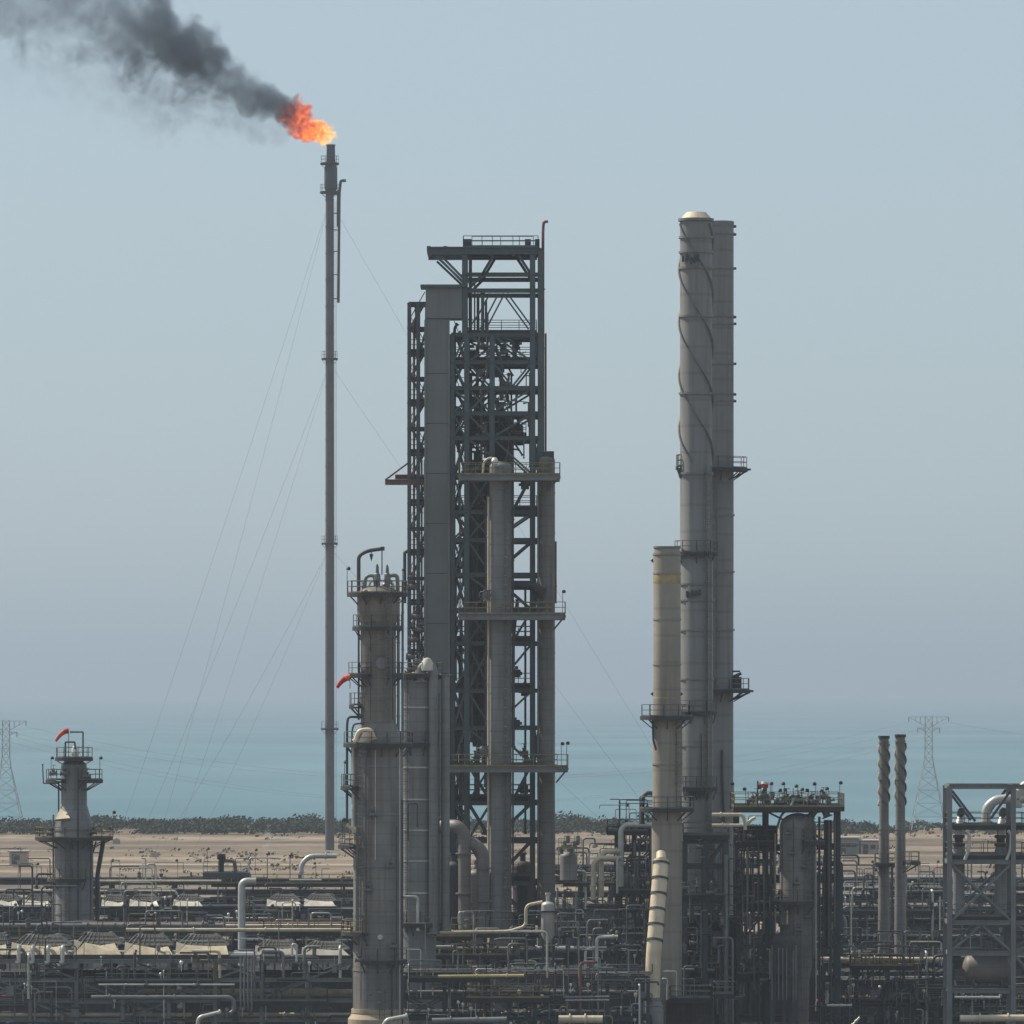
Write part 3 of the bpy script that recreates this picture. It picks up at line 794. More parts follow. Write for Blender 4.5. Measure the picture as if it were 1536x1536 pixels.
# davit with hook on top
b = MB(); b.tube(fillet([P(538, 890, Y), P(538, 838, Y), P(552, 827, Y), P(574, 823, Y)], 1.2), [.19] * 100, 10) if False else b.tube(fillet([P(538, 890, Y), P(538, 833, Y), P(552, 826, Y), P(574, 823, Y)], 1.0), .17, 10)
b.box(PX(574, Y), Y, PZ(823, Y), .35, .3, .35); b.bar(P(573, 825, Y), P(573, 862, Y), .1); b.bar(P(557, 827, Y), P(557, 831, Y), .08); b.tube([P(557, 831, Y), P(557, 834, Y), P(557, 841, Y)], [.18, .14, .04], 8)
b.build('davit', 'steel', t)
for px, top in ((566, 846), (581, 847)):       # relief valves
    x = PX(px, Y); b = MB(); z1 = PZ(880, Y); z2 = PZ(top, Y)
    b.lathe([(.25, z1), (.25, z1 + .5), (.38, z1 + .5), (.38, z1 + .62), (.3, z1 + .62), (.26, z1 + 1.1), (.16, z1 + 1.2), (.13, z2 - .25), (.05, z2)], x, Y - .2, 10); b.build('relief_valve', 'valve_body', t)
ppart(t, [(547, 882), (549, 864), (562, 863), (563, 880)], 2.6, Y, 'pipe_grey')
ppart(t, [(579, 882), (581, 864), (596, 862), (597, 900)], 3.0, Y, 'pipe_grey')
ppart(t, [(552, 885), (556, 872), (563, 871), (564, 884)], 1.6, Y, 'pipe_silver')
ppart(t, [(572, 886), (575, 876), (590, 874), (591, 889)], 1.8, Y, 'pipe_silver')
for px, z_, h in ((521, 890, 2.0), (604, 890, 1.9), (517, 1180, 2.0), (514, 1268, 2.1)): floodlight(t, PX(px, Y), Y - .5, PZ(z_, Y), h)
vpipe(t, 597.5, Y + .4, 905, 1100, 2.2, 'pipe_grey'); vpipe(t, 604, Y + .8, 872, 1110, 1.8, 'pipe_grey'); vpipe(t, 538, Y - .4, 905, 1080, 1.5, 'pipe_dark')
vpipe(t, 603.5, Y - 1.6, 1200, 1536, 1.5, 'pipe_dark'); vpipe(t, 599.5, Y - 2.0, 1120, 1536, .9, 'pipe_silver'); vpipe(t, 588, Y - 2.2, 1445, 1545, 1.4, 'pipe_dark')
ppart(t, [(545, 1076), (522, 1075), (520.5, 1088), (520.5, 1238)], 1.9, Y - .6, 'pipe_dark'); ppart(t, [(545, 1085), (531, 1086), (528, 1096), (528, 1180)], 1.3, Y - .9, 'pipe_dark')
ppart(t, [(533, 1111), (538, 1096), (556, 1094), (561, 1108)], 3.4, Y - 2.5, 'duct_cream', 3.5)
ppart(t, [(534, 1285), (531, 1245), (520, 1238)], 2.4, Y - 1.6, 'pipe_cream'); vpipe(t, 535.5, Y - 1.9, 1240, 1400, 3.0, 'pipe_grey')
vpipe(t, 530, Y - 1.2, 1120, 1240, 2.6, 'pipe_silver')
for px, p0, p1, r_, m_ in ((549, 1125, 1420, .8, 'pipe_dark'), (556, 960, 1080, .7, 'pipe_dark'), (595, 1240, 1500, 1.1, 'pipe_dark'), (541, 1310, 1500, 1.0, 'pipe_grey'), (589, 950, 1080, .9, 'pipe_dark'), (563, 1125, 1290, .6, 'pipe_silver')): vpipe(t, px, Y - 2.45 if p0 > 1100 else Y - 1.75, p0, p1, r_, m_)
for px, py in ((545, 1128), (586, 1300), (552, 1335), (590, 1420), (560, 1222), (546, 1012), (586, 955), (538, 1440)): valve(t, P(px, py, Y - 2.5 if py > 1100 else Y - 1.9), (1, 0, 0), .16)
b = MB(); b.tube([(PX(573, Y), Y - ru - .35, PZ(995, Y)), (PX(573, Y), Y - ru + .3, PZ(995, Y))], 7 * s, 16); b.tube([(PX(573, Y), Y - ru - .45, PZ(995, Y)), (PX(573, Y), Y - ru - .35, PZ(995, Y))], 8.6 * s, 16); b.build('manway', 'vessel_grey', t)
b = MB(); b.tube([(PX(571, Y), Y - rl - .3, PZ(1404, Y)), (PX(571, Y), Y - rl + .3, PZ(1404, Y))], 4 * s, 14); b.build('nozzle', 'pipe_silver', t)
b = MB()
for px, py in ((553, 973), (560, 1300), (548, 1158), (580, 1485), (556, 1490), (590, 1350)): b.cut().tube([(PX(px, Y), Y - rl - .2, PZ(py, Y)), (PX(px, Y), Y - ru + .3, PZ(py, Y))], 1.6 * s, 8)
b.build('nozzle', 'valve_body', t)
ladder(t, PX(583, Y), Y - ru - .45, PZ(1085, Y), PZ(890, Y)); ladder(t, PX(545, Y), Y - rl - .3, PZ(1400, Y), PZ(1116, Y), True); ladder(t, PX(574, Y), Y - rl - .4, PZ(1540, Y), PZ(1440, Y))

def windsock(label, px, py, Y, d, up, cols=('sock_orange', 'sock_white', 'sock_orange'), L=1.9):
    """hoop on a short mast with a three-panel drooping sleeve"""
    root = thing('windsock', label, 'windsock', P(px, py, Y) - Vector((0, 0, up)))
    b = MB(); b.bar(P(px, py, Y) - Vector((0, 0, up)), P(px, py, Y) + Vector((0, 0, .1)), .06); b.build('mast', 'steel', root)
    p0 = P(px, py, Y); dr = [(0, 0), (.33, -.08), (.66, -.34), (1, -.8)]
    rr = [.30, .26, .21, .14]
    for i in range(3):
        b = MB(); a_, c_ = dr[i], dr[i + 1]
        b.tube([p0 + Vector((d * a_[0] * L, 0, a_[1] * L)), p0 + Vector((d * (a_[0] + c_[0]) / 2 * L, 0, (a_[1] + c_[1]) / 2 * L + .03)), p0 + Vector((d * c_[0] * L, 0, c_[1] * L))], [rr[i], (rr[i] + rr[i + 1]) / 2 * 1.04, rr[i + 1]], 12, i == 0)
        b.build('sleeve_panel', cols[i], root)
windsock('red windsock hanging left from the small platform of the thick brown column', 525, 1016, Y - 1.5, -1, 1.0, ('sock_orange', 'sock_red', 'sock_red'), 1.15)

# ================================================================== second column behind it
Y = 613.0; s = S(Y); cx = PX(628, Y)
t = thing('absorber_column', 'grey ringed column standing right behind the thick brown stepped column', 'column', (cx, Y, 0)); r = 26 * s
b = MB(); b.lathe([(r, 0), (r, PZ(1020, Y))] + head(r, PZ(1020, Y), .5), cx, Y, 36); b.build('shell', 'vessel_grey', t)
rings(r, [PZ(p, Y) for p in (1062, 1152, 1200, 1246, 1292, 1340, 1390)], cx, Y).build('stiffener_ring', 'pipe_silver', t)
ring_platform(t, cx, Y, PZ(1012, Y), .5, 36 * s, 0, 360, 'railing_yellow'); ring_platform(t, cx, Y, PZ(1115, Y), r, 35 * s, 200, 330)
ring_platform(t, cx, Y, PZ(1385, Y), r, 40 * s, 210, 340, 'railing_yellow')
ppart(t, [(632, 1022), (632, 1002), (640, 996), (650, 1004), (650, 1400)], 7.0, Y - 1.7, 'vessel_grey', 1.6)
ppart(t, [(668, 1012), (668, 1396)], 6.5, Y - 1.0, 'vessel_grey'); vpipe(t, 658.5, Y - 2.2, 1040, 1400, 1.0, 'pipe_dark')
b = MB(); b.lathe([(11 * s, 0), (11 * s, .3), (9 * s, .75), (5 * s, 1.1), (0, 1.2)], PX(641, Y), Y - 1.7, 18)
for v_i in range(len(b.v)): b.v[v_i] = (b.v[v_i][0], b.v[v_i][1], b.v[v_i][2] + PZ(1006, Y))
b.build('elbow_jacket', 'sheet_pale', t)
for px, py in ((618, 1005), (624, 1000), (612, 1009), (630, 992)):
    valve(t, P(px, py, Y - 1.4), (1, 0, 0), .16)
ppart(t, [(606, 1345), (627, 1345), (627, 1395)], 2.2, Y - 2.3, 'pipe_silver')
ppart(t, [(612, 1260), (612, 1205), (626, 1205), (626, 1240)], 1.1, Y - 2.0, 'pipe_dark')
ladder(t, PX(607, Y), Y - r * .8, PZ(1400, Y), PZ(1012, Y)); ladder(t, PX(664, Y), Y - 3.0, PZ(1020, Y), PZ(720, Y + 1)) if False else None

# ================================================================== coker derrick structure
Y = 641.0
d = thing('derrick_structure', 'tall open dark steel derrick tower with diagonal braces and a crane beam on top', 'steel tower', (PX(745, Y), Y + 6, 0))
xs = [PX(p, Y) for p in (678, 700, 738, 799, 811)]; ysd = [Y, Y + 5, Y + 10]
lev = [1607, 1520, 1445, 1385, 1325, 1262, 1205, 1148, 1092, 1036, 965, 915, 862, 810, 768, 712, 657, 620, 582, 543, 502]
zs = [0] + [PZ(p, Y) for p in lev[1:]]
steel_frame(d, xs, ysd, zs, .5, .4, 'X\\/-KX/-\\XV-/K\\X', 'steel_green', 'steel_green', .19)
# upper crane tower
zs2 = [PZ(p, Y) for p in (502, 436, 412, 375)]
steel_frame(d, [PX(697, Y), PX(799, Y), PX(811, Y)], [Y, Y + 8], zs2, .52, .42, '', 'steel_green', 'steel_green', .3)
b = MB()
for yy in (Y, Y + 8):
    for k_, (a0, a1) in enumerate((((723, 412), (742, 380)), ((776, 380), (797, 412)), ((700, 436), (728, 408)))):
        b.cut().bar(P(a0[0], a0[1], Y) + Vector((0, yy - Y, 0)), P(a1[0], a1[1], Y) + Vector((0, yy - Y, 0)), .26)
for (a0, a1) in (((720, 494), (748, 440)), ((728, 496), (756, 442)), ((754, 440), (793, 494)), ((761, 440), (799, 492)), ((702, 494), (719, 470)), ((719, 470), (735, 440))): b.cut().bar(P(a0[0], a0[1], Y - .1), P(a1[0], a1[1], Y - .1), .15)
b.build('brace', 'steel', d)
for px, p0, p1, r_, m_ in ((717, 440, 505, 2.2, 'pipe_dark'), (723, 442, 505, 1.5, 'pipe_grey'), (729, 450, 505, 1.8, 'pipe_dark'), (705.5, 378, 505, 2.6, 'pipe_dark'), (712, 425, 505, 1.2, 'pipe_rust')): vpipe(d, px, Y + 1.5, p0, p1, r_, m_)
b = MB()       # crane runway girder with cantilever
for yy in (Y - .2, Y + 8.2):
    b.ibeam((PX(641, Y), yy, PZ(376, Y)), (PX(806, Y), yy, PZ(376, Y)), .5, .72, .1)
for p in (643, 668, 697, 735, 770, 803): b.bar((PX(p, Y), Y - .2, PZ(373, Y)), (PX(p, Y), Y + 8.2, PZ(373, Y)), .35, .5)
b.build('crane_girder', 'steel_green', d)
b = MB()
for yy in (Y, Y + 8):
    for dd in (0, 9): b.cut().bar((PX(654 + dd * .9, Y), yy, PZ(384, Y)), (PX(692 + dd * .2, Y), yy, PZ(420 + dd * -.4, Y)), .22)
b.build('cantilever_brace', 'steel_green', d)
b = MB()
for p, w_ in ((701, 12), (792, 9), (806, 7)): b.cut().box(PX(p, Y), Y + 3, PZ(364, Y), w_ * S(Y), 1.6, 1.0)
b.build('hoist', 'steel', d)
box_platform(d, PX(694, Y), PX(808, Y), Y + .8, Y + 7.4, PZ(370, Y), 'railing_grey', h=1.1)
b = MB(); rail_line(b, [(PX(708, Y), Y + .2, PZ(370, Y)), (PX(800, Y), Y + .2, PZ(370, Y))], 1.0); b.build('railing', 'railing_grey', d)
for p0, p1, py, rl_ in ((698, 806, 502, 'railing_grey'), (678, 806, 543, 'railing_grey'), (678, 790, 657, 'railing_grey'), (678, 806, 768, 'railing_grey'), (678, 803, 965, 'railing_grey'), (678, 803, 1036, 'railing_grey'), (678, 803, 1205, 'railing_grey'), (678, 803, 1325, 'railing_yellow'), (678, 803, 1385, 'railing_grey')):
    box_platform(d, PX(p0, Y), PX(p1, Y), Y + (5.3 if 700 > py > 500 else 4), Y + 9.6, PZ(py, Y) + .6, rl_)
# stair flights inside the left bay
for k in range(3, len(lev) - 1):
    z0, z1 = zs[k] + .4, zs[k + 1] + .4; x0, x1 = PX(681, Y), PX(697, Y)
    if k % 2: x0, x1 = x1, x0
    b = MB()
    for yy in (Y + 1.0, Y + 1.9):
        b.bar((x0, yy, z0), (x1, yy, z1), .09, .28); b.bar((x0, yy, z0 + 1), (x1, yy, z1 + 1), .06)
    n_ = 10
    for i in range(n_): b.box(x0 + (x1 - x0) * (i + .5) / n_, Y + 1.45, z0 + (z1 - z0) * (i + .5) / n_, .28, .85, .05)
    b.build('stair_flight', 'railing_grey', d)
# piping and winches carried in the upper bays
for (pts, r_, m_, yy) in (([(724, 440), (724, 500), (716, 520), (716, 640)], 2.4, 'pipe_dark', 3), ([(731, 470), (731, 560), (722, 580), (722, 700)], 2.0, 'pipe_grey', 2.2),
                          ([(686, 486), (682, 492), (682, 640)], 2.2, 'pipe_dark', 2.6), ([(742, 520), (752, 540), (752, 600)], 3.0, 'pipe_grey', 4), ([(712, 540), (742, 512), (752, 505)], 1.4, 'pipe_dark', 1.6),
                          ([(764, 560), (760, 590), (766, 612)], 1.6, 'pipe_grey', 3.3), ([(706, 560), (706, 900)], 2.6, 'pipe_dark', 4.2), ([(728, 760), (728, 1180)], 2.0, 'pipe_grey', 3.6), ([(714, 700), (714, 1040)], 3.2, 'pipe_dark', 2.8),
                          ([(692, 930), (692, 1290)], 2.2, 'pipe_grey', 2.2), ([(788, 880), (788, 1250)], 1.7, 'pipe_dark', 5), ([(776, 900), (770, 960), (770, 1120)], 2.4, 'pipe_dark', 8), ([(795, 560), (795, 700)], 1.4, 'pipe_dark', 5),
                          ([(690, 710), (690, 850), (684, 870), (684, 1020)], 1.5, 'pipe_silver', 1.4), ([(733, 900), (733, 1110)], 1.2, 'pipe_silver', 1.0)):
    ppart(d, pts, r_, Y + yy, m_)
b = MB()
for (px, py, w_, h_) in ((708, 528, 16, 12), (728, 560, 14, 9), (744, 556, 18, 13), (716, 598, 18, 12), (690, 505, 8, 10), (706, 640, 14, 10), (768, 640, 12, 8), (685, 850, 12, 16), (712, 740, 18, 22), (688, 1100, 12, 14), (772, 1085, 16, 10), (714, 960, 14, 14), (775, 1010, 12, 12), (760, 880, 20, 11)):
    b = MB(); b.box(PX(px, Y), Y + 4.5, PZ(py, Y), w_ * S(Y), 1.4, h_ * S(Y)); b.tube([P(px, py - h_ * .5, Y + 4.5), P(px, py - h_ * .9, Y + 4.5)], w_ * .2 * S(Y), 8); b.tube([P(px - w_ * .7, py, Y + 4.3), P(px + w_ * .7, py, Y + 4.3)], h_ * .22 * S(Y), 8)
    b.build('machinery', 'steel', d)
for px, py in ((684, 855), (684, 862), (724, 520), (752, 585), (712, 610), (690, 1080), (726, 1115), (722, 640), (742, 600), (756, 528), (762, 576), (786, 1130), (730, 1128)):
    valve(d, P(px, py, Y + 1.2), (1, 0, 0), .22)
rgd = random.Random(21)
for k in range(46):
    px = rgd.uniform(680, 735); p0 = rgd.uniform(560, 1320); h_ = rgd.uniform(30, 190); yy = Y + rgd.uniform(.6, 12); r_ = rgd.uniform(.8, 2.6); d_ = rgd.choice((-1, 1)) * rgd.uniform(4, 18)
    ppart(d, [(px, p0 + h_), (px, p0), (px + d_, p0)] if k % 2 else [(px, p0 + h_), (px, p0)], r_, yy, rgd.choice(('pipe_dark', 'pipe_dark', 'pipe_grey', 'steel', 'pipe_rust', 'pipe_silver' if k % 4 == 0 else 'pipe_dark')))
for k in range(22):
    px, py = rgd.uniform(678, 735) if k % 4 else rgd.uniform(770, 798), rgd.uniform(600, 1330); w_, h_ = rgd.uniform(5, 15), rgd.uniform(5, 16); yy = Y + rgd.uniform(2, 9)
    b = MB(); b.box(PX(px, Y), yy, PZ(py, Y), w_ * S(Y), 1.2, h_ * S(Y)); b.tube([P(px - w_ * .8, py, yy), P(px + w_ * .8, py, yy)], h_ * .2 * S(Y), 8); b.tube([P(px, py - h_ * .5, yy), P(px, py - h_, yy)], w_ * .2 * S(Y), 8); b.build('machinery', rgd.choice(('steel', 'vessel_dark', 'valve_body')), d)
for k in range(44):
    px = rgd.uniform(702, 796) if k % 3 else rgd.uniform(735, 770); p0 = rgd.uniform(506, 690); h_ = rgd.uniform(10, 60); yy = Y + rgd.uniform(.8, 9); d_ = rgd.choice((-1, 1)) * rgd.uniform(3, 22)
    ppart(d, [(px, p0 + h_), (px, p0), (px + d_, p0 + rgd.uniform(-4, 4))] if k % 3 else [(px, p0), (px + d_ * 1.5, p0 + h_)], rgd.uniform(.5, 1.6), yy, rgd.choice(('pipe_dark', 'steel', 'pipe_grey', 'steel_green', 'pipe_rust' if k % 5 == 0 else 'steel')))
for k in range(18):
    px, py = rgd.uniform(703, 775), rgd.uniform(508, 690); w_, h_ = rgd.uniform(4, 12), rgd.uniform(4, 12); yy = Y + rgd.uniform(2, 8)
    b = MB(); b.box(PX(px, Y), yy, PZ(py, Y), w_ * S(Y), 1.2, h_ * S(Y)); b.tube([P(px - w_ * .8, py, yy), P(px + w_ * .8, py, yy)], h_ * .2 * S(Y), 8); b.build('machinery', rgd.choice(('steel', 'vessel_dark', 'valve_body')), d)
b = MB()      # monorail out to the left
for yy in (Y + 2, Y + 3.2): b.ibeam((PX(577, Y), yy, PZ(722, Y)), (PX(680, Y), yy, PZ(722, Y)), .3, .5)
b.ibeam((PX(592, Y), Y + 2.6, PZ(714, Y)), (PX(680, Y), Y + 2.6, PZ(714, Y)), .3, .45)
b.bar(P(578, 720, Y + 2), P(613, 694, Y + 2), .16); b.bar(P(578, 720, Y + 3.2), P(613, 694, Y + 3.2), .16)
b.build('monorail_beam', 'pipe_rust', d)

# drums and inner columns hung in the frame
def drum(name, label, px, Y, r_px, py_top, py_bot, m, cone=0, n=32):
    cx = PX(px, Y); r = r_px * S(Y); z0 = PZ(py_bot, Y) if py_bot else 0; z1 = PZ(py_top, Y)
    t = thing(name, label, 'vessel', (cx, Y, z0)); b = MB()
    b.lathe(([(r * .35, z0), (r, z0 + cone)] if cone else [(r, z0)]) + [(r, z1)] + head(r, z1, .6), cx, Y, n); b.build('shell', m, t)
    k = int((z1 - z0) / 4.2)
    if k: rings(r, [z0 + cone + (z1 - z0 - cone) * (i + .5) / k for i in range(k)], cx, Y, .05).build('stiffener_ring', m, t)
    b = MB(); b.tube([(cx, Y, z1 + r * .55), (cx, Y, z1 + r * .6 + .8)], r * .3, 12); b.tube([(cx, Y, z1 + r * .6 + .6), (cx, Y, z1 + r * .6 + .8)], r * .42, 12); b.build('top_nozzle', m, t)
    return t
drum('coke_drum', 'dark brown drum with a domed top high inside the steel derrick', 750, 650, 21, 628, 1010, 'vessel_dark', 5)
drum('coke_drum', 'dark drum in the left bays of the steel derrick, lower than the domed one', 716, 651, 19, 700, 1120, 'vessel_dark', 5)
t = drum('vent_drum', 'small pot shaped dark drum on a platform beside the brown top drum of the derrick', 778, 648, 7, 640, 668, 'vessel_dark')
# V1: pale lit column in front of the derrick, V2: reddish grey column on its right
Y1 = 637.0; s = S(Y1); cx = PX(751, Y1); r = 16.5 * s
t1 = thing('slender_column', 'slim grey column standing in front of the steel derrick, its left edge sunlit', 'column', (cx, Y1, 0))
b = MB(); b.lathe([(r, 0), (r, PZ(700, Y1))] + head(r, PZ(700, Y1), .5), cx, Y1, 36); b.build('shell', 'vessel_grey', t1)
rings(r, [PZ(p, Y1) for p in range(760, 1500, 56)], cx, Y1, .035, .1).build('stiffener_ring', 'vessel_grey', t1)
vpipe(t1, 732.5, Y1 - .5, 745, 1380, 1.7, 'pipe_cream'); vpipe(t1, 769.5, Y1 - .4, 730, 1330, 1.4, 'pipe_dark')
b = MB(); b.lathe([(.12, 0), (.3, .2), (.34, .55), (.2, .8), (0, .86)], PX(742, Y1), Y1 - 1.3, 12)
b.v = [(v_[0], v_[1], v_[2] + PZ(700, Y1)) for v_ in b.v]; b.build('vent_cap', 'white_metal', t1)
ppart(t1, [(724, 716), (726, 692), (735, 686), (744, 690)], 1.6, Y1 - 1.2, 'pipe_cream')
ladder(t1, PX(762, Y1), Y1 - r * .8 - .4, PZ(1380, Y1), PZ(712, Y1))
valve(t1, P(731, 893, Y1 - 1.3), (0, 0, 1), .28, up=(-.4, -.9, 0)); valve(t1, P(727, 1127, Y1 - 1.3), (0, 0, 1), .28, up=(-.4, -.9, 0))
Y2 = 640.0; s = S(Y2); cx = PX(820.5, Y2); r = 12 * s
t2 = thing('slender_column', 'slim reddish grey column on the right side of the steel derrick', 'column', (cx, Y2, 0))
b = MB(); b.lathe([(r, 0), (r, PZ(690, Y2))] + head(r, PZ(690, Y2), .5), cx, Y2, 36); b.build('shell', 'vessel_brown', t2)
rings(r, [PZ(p, Y2) for p in range(740, 1500, 60)], cx, Y2, .035, .1).build('stiffener_ring', 'vessel_brown', t2)
vpipe(t2, 833.5, Y2, 812, 905, 1.6, 'pipe_rust'); vpipe(t2, 807, Y2 - .6, 700, 1370, 1.3, 'pipe_grey')
b = MB(); b.box(PX(824, Y2), Y2, PZ(684, Y2), .9, .9, .9); b.tube([P(816, 692, Y2), P(816, 678, Y2)], .3, 10); b.build('top_nozzle', 'steel', t2)
ppart(t2, [(770, 878), (800, 878), (812, 890)], 7.0, Y2 - 1.0, 'vessel_dark', 2)
# access platforms spanning both slim columns
def span_platform(label, p0, p1, py, lamps):
    Yp = 634.6; root = thing('access_platform', label, 'platform', P((p0 + p1) / 2, py, Yp), 'long platforms round the slim columns')
    x0, x1 = PX(p0, Yp), PX(p1, Yp)
    b = MB(); z = PZ(py, Yp)
    for yy in (Yp, Yp + 4.6): b.ibeam((x0, yy, z - .3), (x1, yy, z - .3), .25, .5)
    for k in range(13): x = x0 + (x1 - x0) * k / 12; b.bar((x, Yp, z - .2), (x, Yp + 4.6, z - .2), .12, .2)
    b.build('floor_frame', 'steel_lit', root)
    b = MB(); b.box((x0 + x1) / 2, Yp + 2.3, z + .0, x1 - x0, 4.5, .08); b.build('deck', 'grating', root)
    b = MB(); rail_line(b, [(x0, Yp + .05, z), (x1, Yp + .05, z), (x1, Yp + 4.5, z)], 1.15); b.build('railing', 'railing_yellow', root)
    b = MB(); rail_line(b, [(x0 + 9 * S(Yp), Yp + 4.5, z), (x1 - 1, Yp + 4.5, z)], 1.15); b.build('railing', 'railing_yellow', root)
    b = MB()
    for px in (p1 - 3, ): b.bar(P(px, py + 6, Yp), P(px - 15, py + 24, Yp), .16); b.bar(P(px, py + 6, Yp + 4.4), P(px - 15, py + 24, Yp + 4.4), .16)
    b.build('knee_brace', 'steel', root)
    for px, h in lamps: floodlight(root, PX(px, Yp), Yp + .1, z, h)
span_platform('highest long platform with yellow railing across the slim columns of the derrick', 688, 840, 712, ())
span_platform('middle long platform across the slim columns, one lamp at its right end', 688, 848, 921, ((844, 1.95),))
span_platform('lowest long platform across the slim columns, two lamps at its right end', 671, 852, 1150, ((842, 2.0), (850, 2.05)))

# red brown vent pipe up the right edge of the derrick
Y = 644.0
pipe('tall thin dark red vent pipe with hooked top along the right derrick edge', [P(822, 332, Y), P(815.5, 333, Y), P(814.5, 345, Y), P(814.5, 700, Y)], 2.3 * S(Y), 'pipe_rust', .5, flanges=((2, .25), (2, .5), (2, .75)), cat='vent pipe', name='vent_pipe')
pipe('short thicker dark pipe along the vent pipe, lower right side of the derrick', [P(818.5, 500, Y + .5), P(818.5, 690, Y + .5)], 1.5 * S(Y), 'pipe_rust', .5, cat='vent pipe', name='vent_pipe')

# stair and elevator tower on the left of the derrick
Y = 643.0
t = thing('stair_tower', 'narrow open steel stair tower at the left of the grey clad shaft', 'stair tower', (PX(626, Y), Y + 2, 0))
lv = [0] + [PZ(1580 - 37.5 * k, Y) for k in range(1, 31)]
steel_frame(t, [PX(613.5, Y), PX(627, Y), PX(640, Y)], [Y, Y + 4], lv, .32, .3, '-/--', 'steel_green', 'steel', .1)
for k in range(4, 30):
    z0, z1 = lv[k] + .2, lv[k + 1] + .2; x0, x1 = (PX(616, Y), PX(637, Y)) if k % 2 else (PX(637, Y), PX(616, Y))
    b = MB(); yy = Y + (1.2 if k % 2 else 2.6)
    for y_ in (yy, yy + .8): b.bar((x0, y_, z0), (x1, y_, z1), .07, .26); b.bar((x0, y_, z0 + 1), (x1, y_, z1 + 1), .06)
    for i in range(9): b.box(x0 + (x1 - x0) * (i + .5) / 9, yy + .4, z0 + (z1 - z0) * (i + .5) / 9, .26, .75, .05)
    b.build('stair_flight', 'steel_lit', t)
    if k % 2 == 0:
        b = MB(); b.box(PX(627, Y), Y + 2, lv[k] + .24, 1.9, 3.6, .06); rail_line(b, [(PX(614, Y), Y + .1, lv[k] + .26), (PX(640, Y), Y + .1, lv[k] + .26)], 1.05); b.build('landing', 'grating', t)
for px, r_, m_ in ((621, 1.8, 'pipe_rust'), (632.5, 1.5, 'pipe_grey'), (636.5, 1.0, 'pipe_silver')): vpipe(t, px, Y + .3, 480 if px < 630 else 690, 1400, r_, m_)
ppart(t, [(618, 456), (620, 454), (623, 455.5), (624, 470), (624, 500)], 1.7, Y + .5, 'pipe_dark', 1.5)
b = MB(); b.tube(fillet([P(607, 905, Y), P(607, 828, Y), P(613, 826, Y)], .5), .16, 8); b.build('pipe', 'pipe_dark', t)
for px, py in ((618, 880), (624, 925), (630, 945), (620, 960), (634, 935), (616, 985), (628, 995)): valve(t, P(px, py, Y - .6), (1, 0, 0), .24)

Y = 640.5
t = thing('elevator_shaft', 'tall windowless grey clad shaft between the stair tower and the steel derrick', 'shaft', (PX(656, Y), Y, 0))
b = MB(); x0, x1, x2 = PX(638.5, Y), PX(672.5, Y), PX(692.5, Y); zt, zm = PZ(431, Y), PZ(478, Y)
b.box((x0 + x1) / 2, Y + 1.8, zm / 2, x1 - x0, 3.6, zm); b.box((x0 + x2) / 2, Y + 1.8, (zm + zt) / 2 + .005, x2 - x0, 3.602, zt - zm)
b.build('cladding', 'cladding', t)
b = MB(); b.box((x0 + x2) / 2 - .1, Y + 1.8, zt + .13, x2 - x0 + .8, 4.4, .26); b.build('roof_cap', 'steel_green', t)
b = MB()
for x in (x0 - .06, x1 + .06): b.cut().bar((x, Y - .06, 0), (x, Y - .06, zm - .1), .14)
b.build('corner_trim', 'vessel_grey', t)
b = MB(); b.bar((x0, Y - .03, zm), (x2, Y - .03, zm), .05, .1); b.bar((x0 + .1, Y - .03, PZ(1010, Y)), (x1, Y - .03, PZ(1010, Y)), .05, .1); 
for p in range(560, 1380, 75): b.cut().bar((x0 + .05, Y - .02, PZ(p, Y)), (x1 - .05, Y - .02, PZ(p, Y)), .03, .05)
b.build('seam', 'steel', t)

# large vapour lines beside the derrick foot
Y = 630.0
for pts, r_, lab in (([(659, 1239), (686, 1239), (697, 1250), (697, 1400)], 9.5, 'thick pale vapour line bending down beside the derrick foot, the upper of the two'),
                     ([(694, 1266), (712, 1266), (724, 1278), (724, 1400)], 9.5, 'thick pale vapour line bending down beside the derrick foot, the lower of the two')):
    q = [P(a_, b_, Y) for a_, b_ in pts]; q[0] = q[0] + Vector((0, 2, 0))
    o = pipe(lab, q, r_ * S(Y), 'vessel_drum', 1.2, flanges=((0, .1), (2, .2), (2, .6)), n=20, name='vapour_line')
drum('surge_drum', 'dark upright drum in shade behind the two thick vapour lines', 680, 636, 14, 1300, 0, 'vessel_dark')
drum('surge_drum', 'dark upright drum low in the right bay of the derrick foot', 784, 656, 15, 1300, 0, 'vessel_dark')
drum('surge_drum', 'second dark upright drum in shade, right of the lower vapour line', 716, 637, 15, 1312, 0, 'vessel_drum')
# ================================================================== chimneys
def strakes(root, cx, cy, rfun, z1, z0, pitch, n, w, m, ph=0, th=.05):
    for k in range(n):
        b = MB(); st = 90; T = (z1 - z0) / pitch; vs = []
        for i in range(st + 1):
            z = z1 - (z1 - z0) * i / st; an = ph + 2 * math.pi * (k / n + T * i / st); r = rfun(z)
            c_, s_ = math.cos(an), math.sin(an)
            for rr, dz in ((r - .02, 0), (r + w, 0), (r + w, -th * 2.5), (r - .02, -th * 2.5)): vs.append((cx + rr * c_, cy + rr * s_, z + dz))
        fs = []
        for i in range(st):
            for j in range(4): j2 = (j + 1) % 4; fs.append((4 * i + j, 4 * i + j2, 4 * i + 4 + j2, 4 * i + 4 + j))
        b.add(vs, fs, True); b.build('helical_strake', m, root)

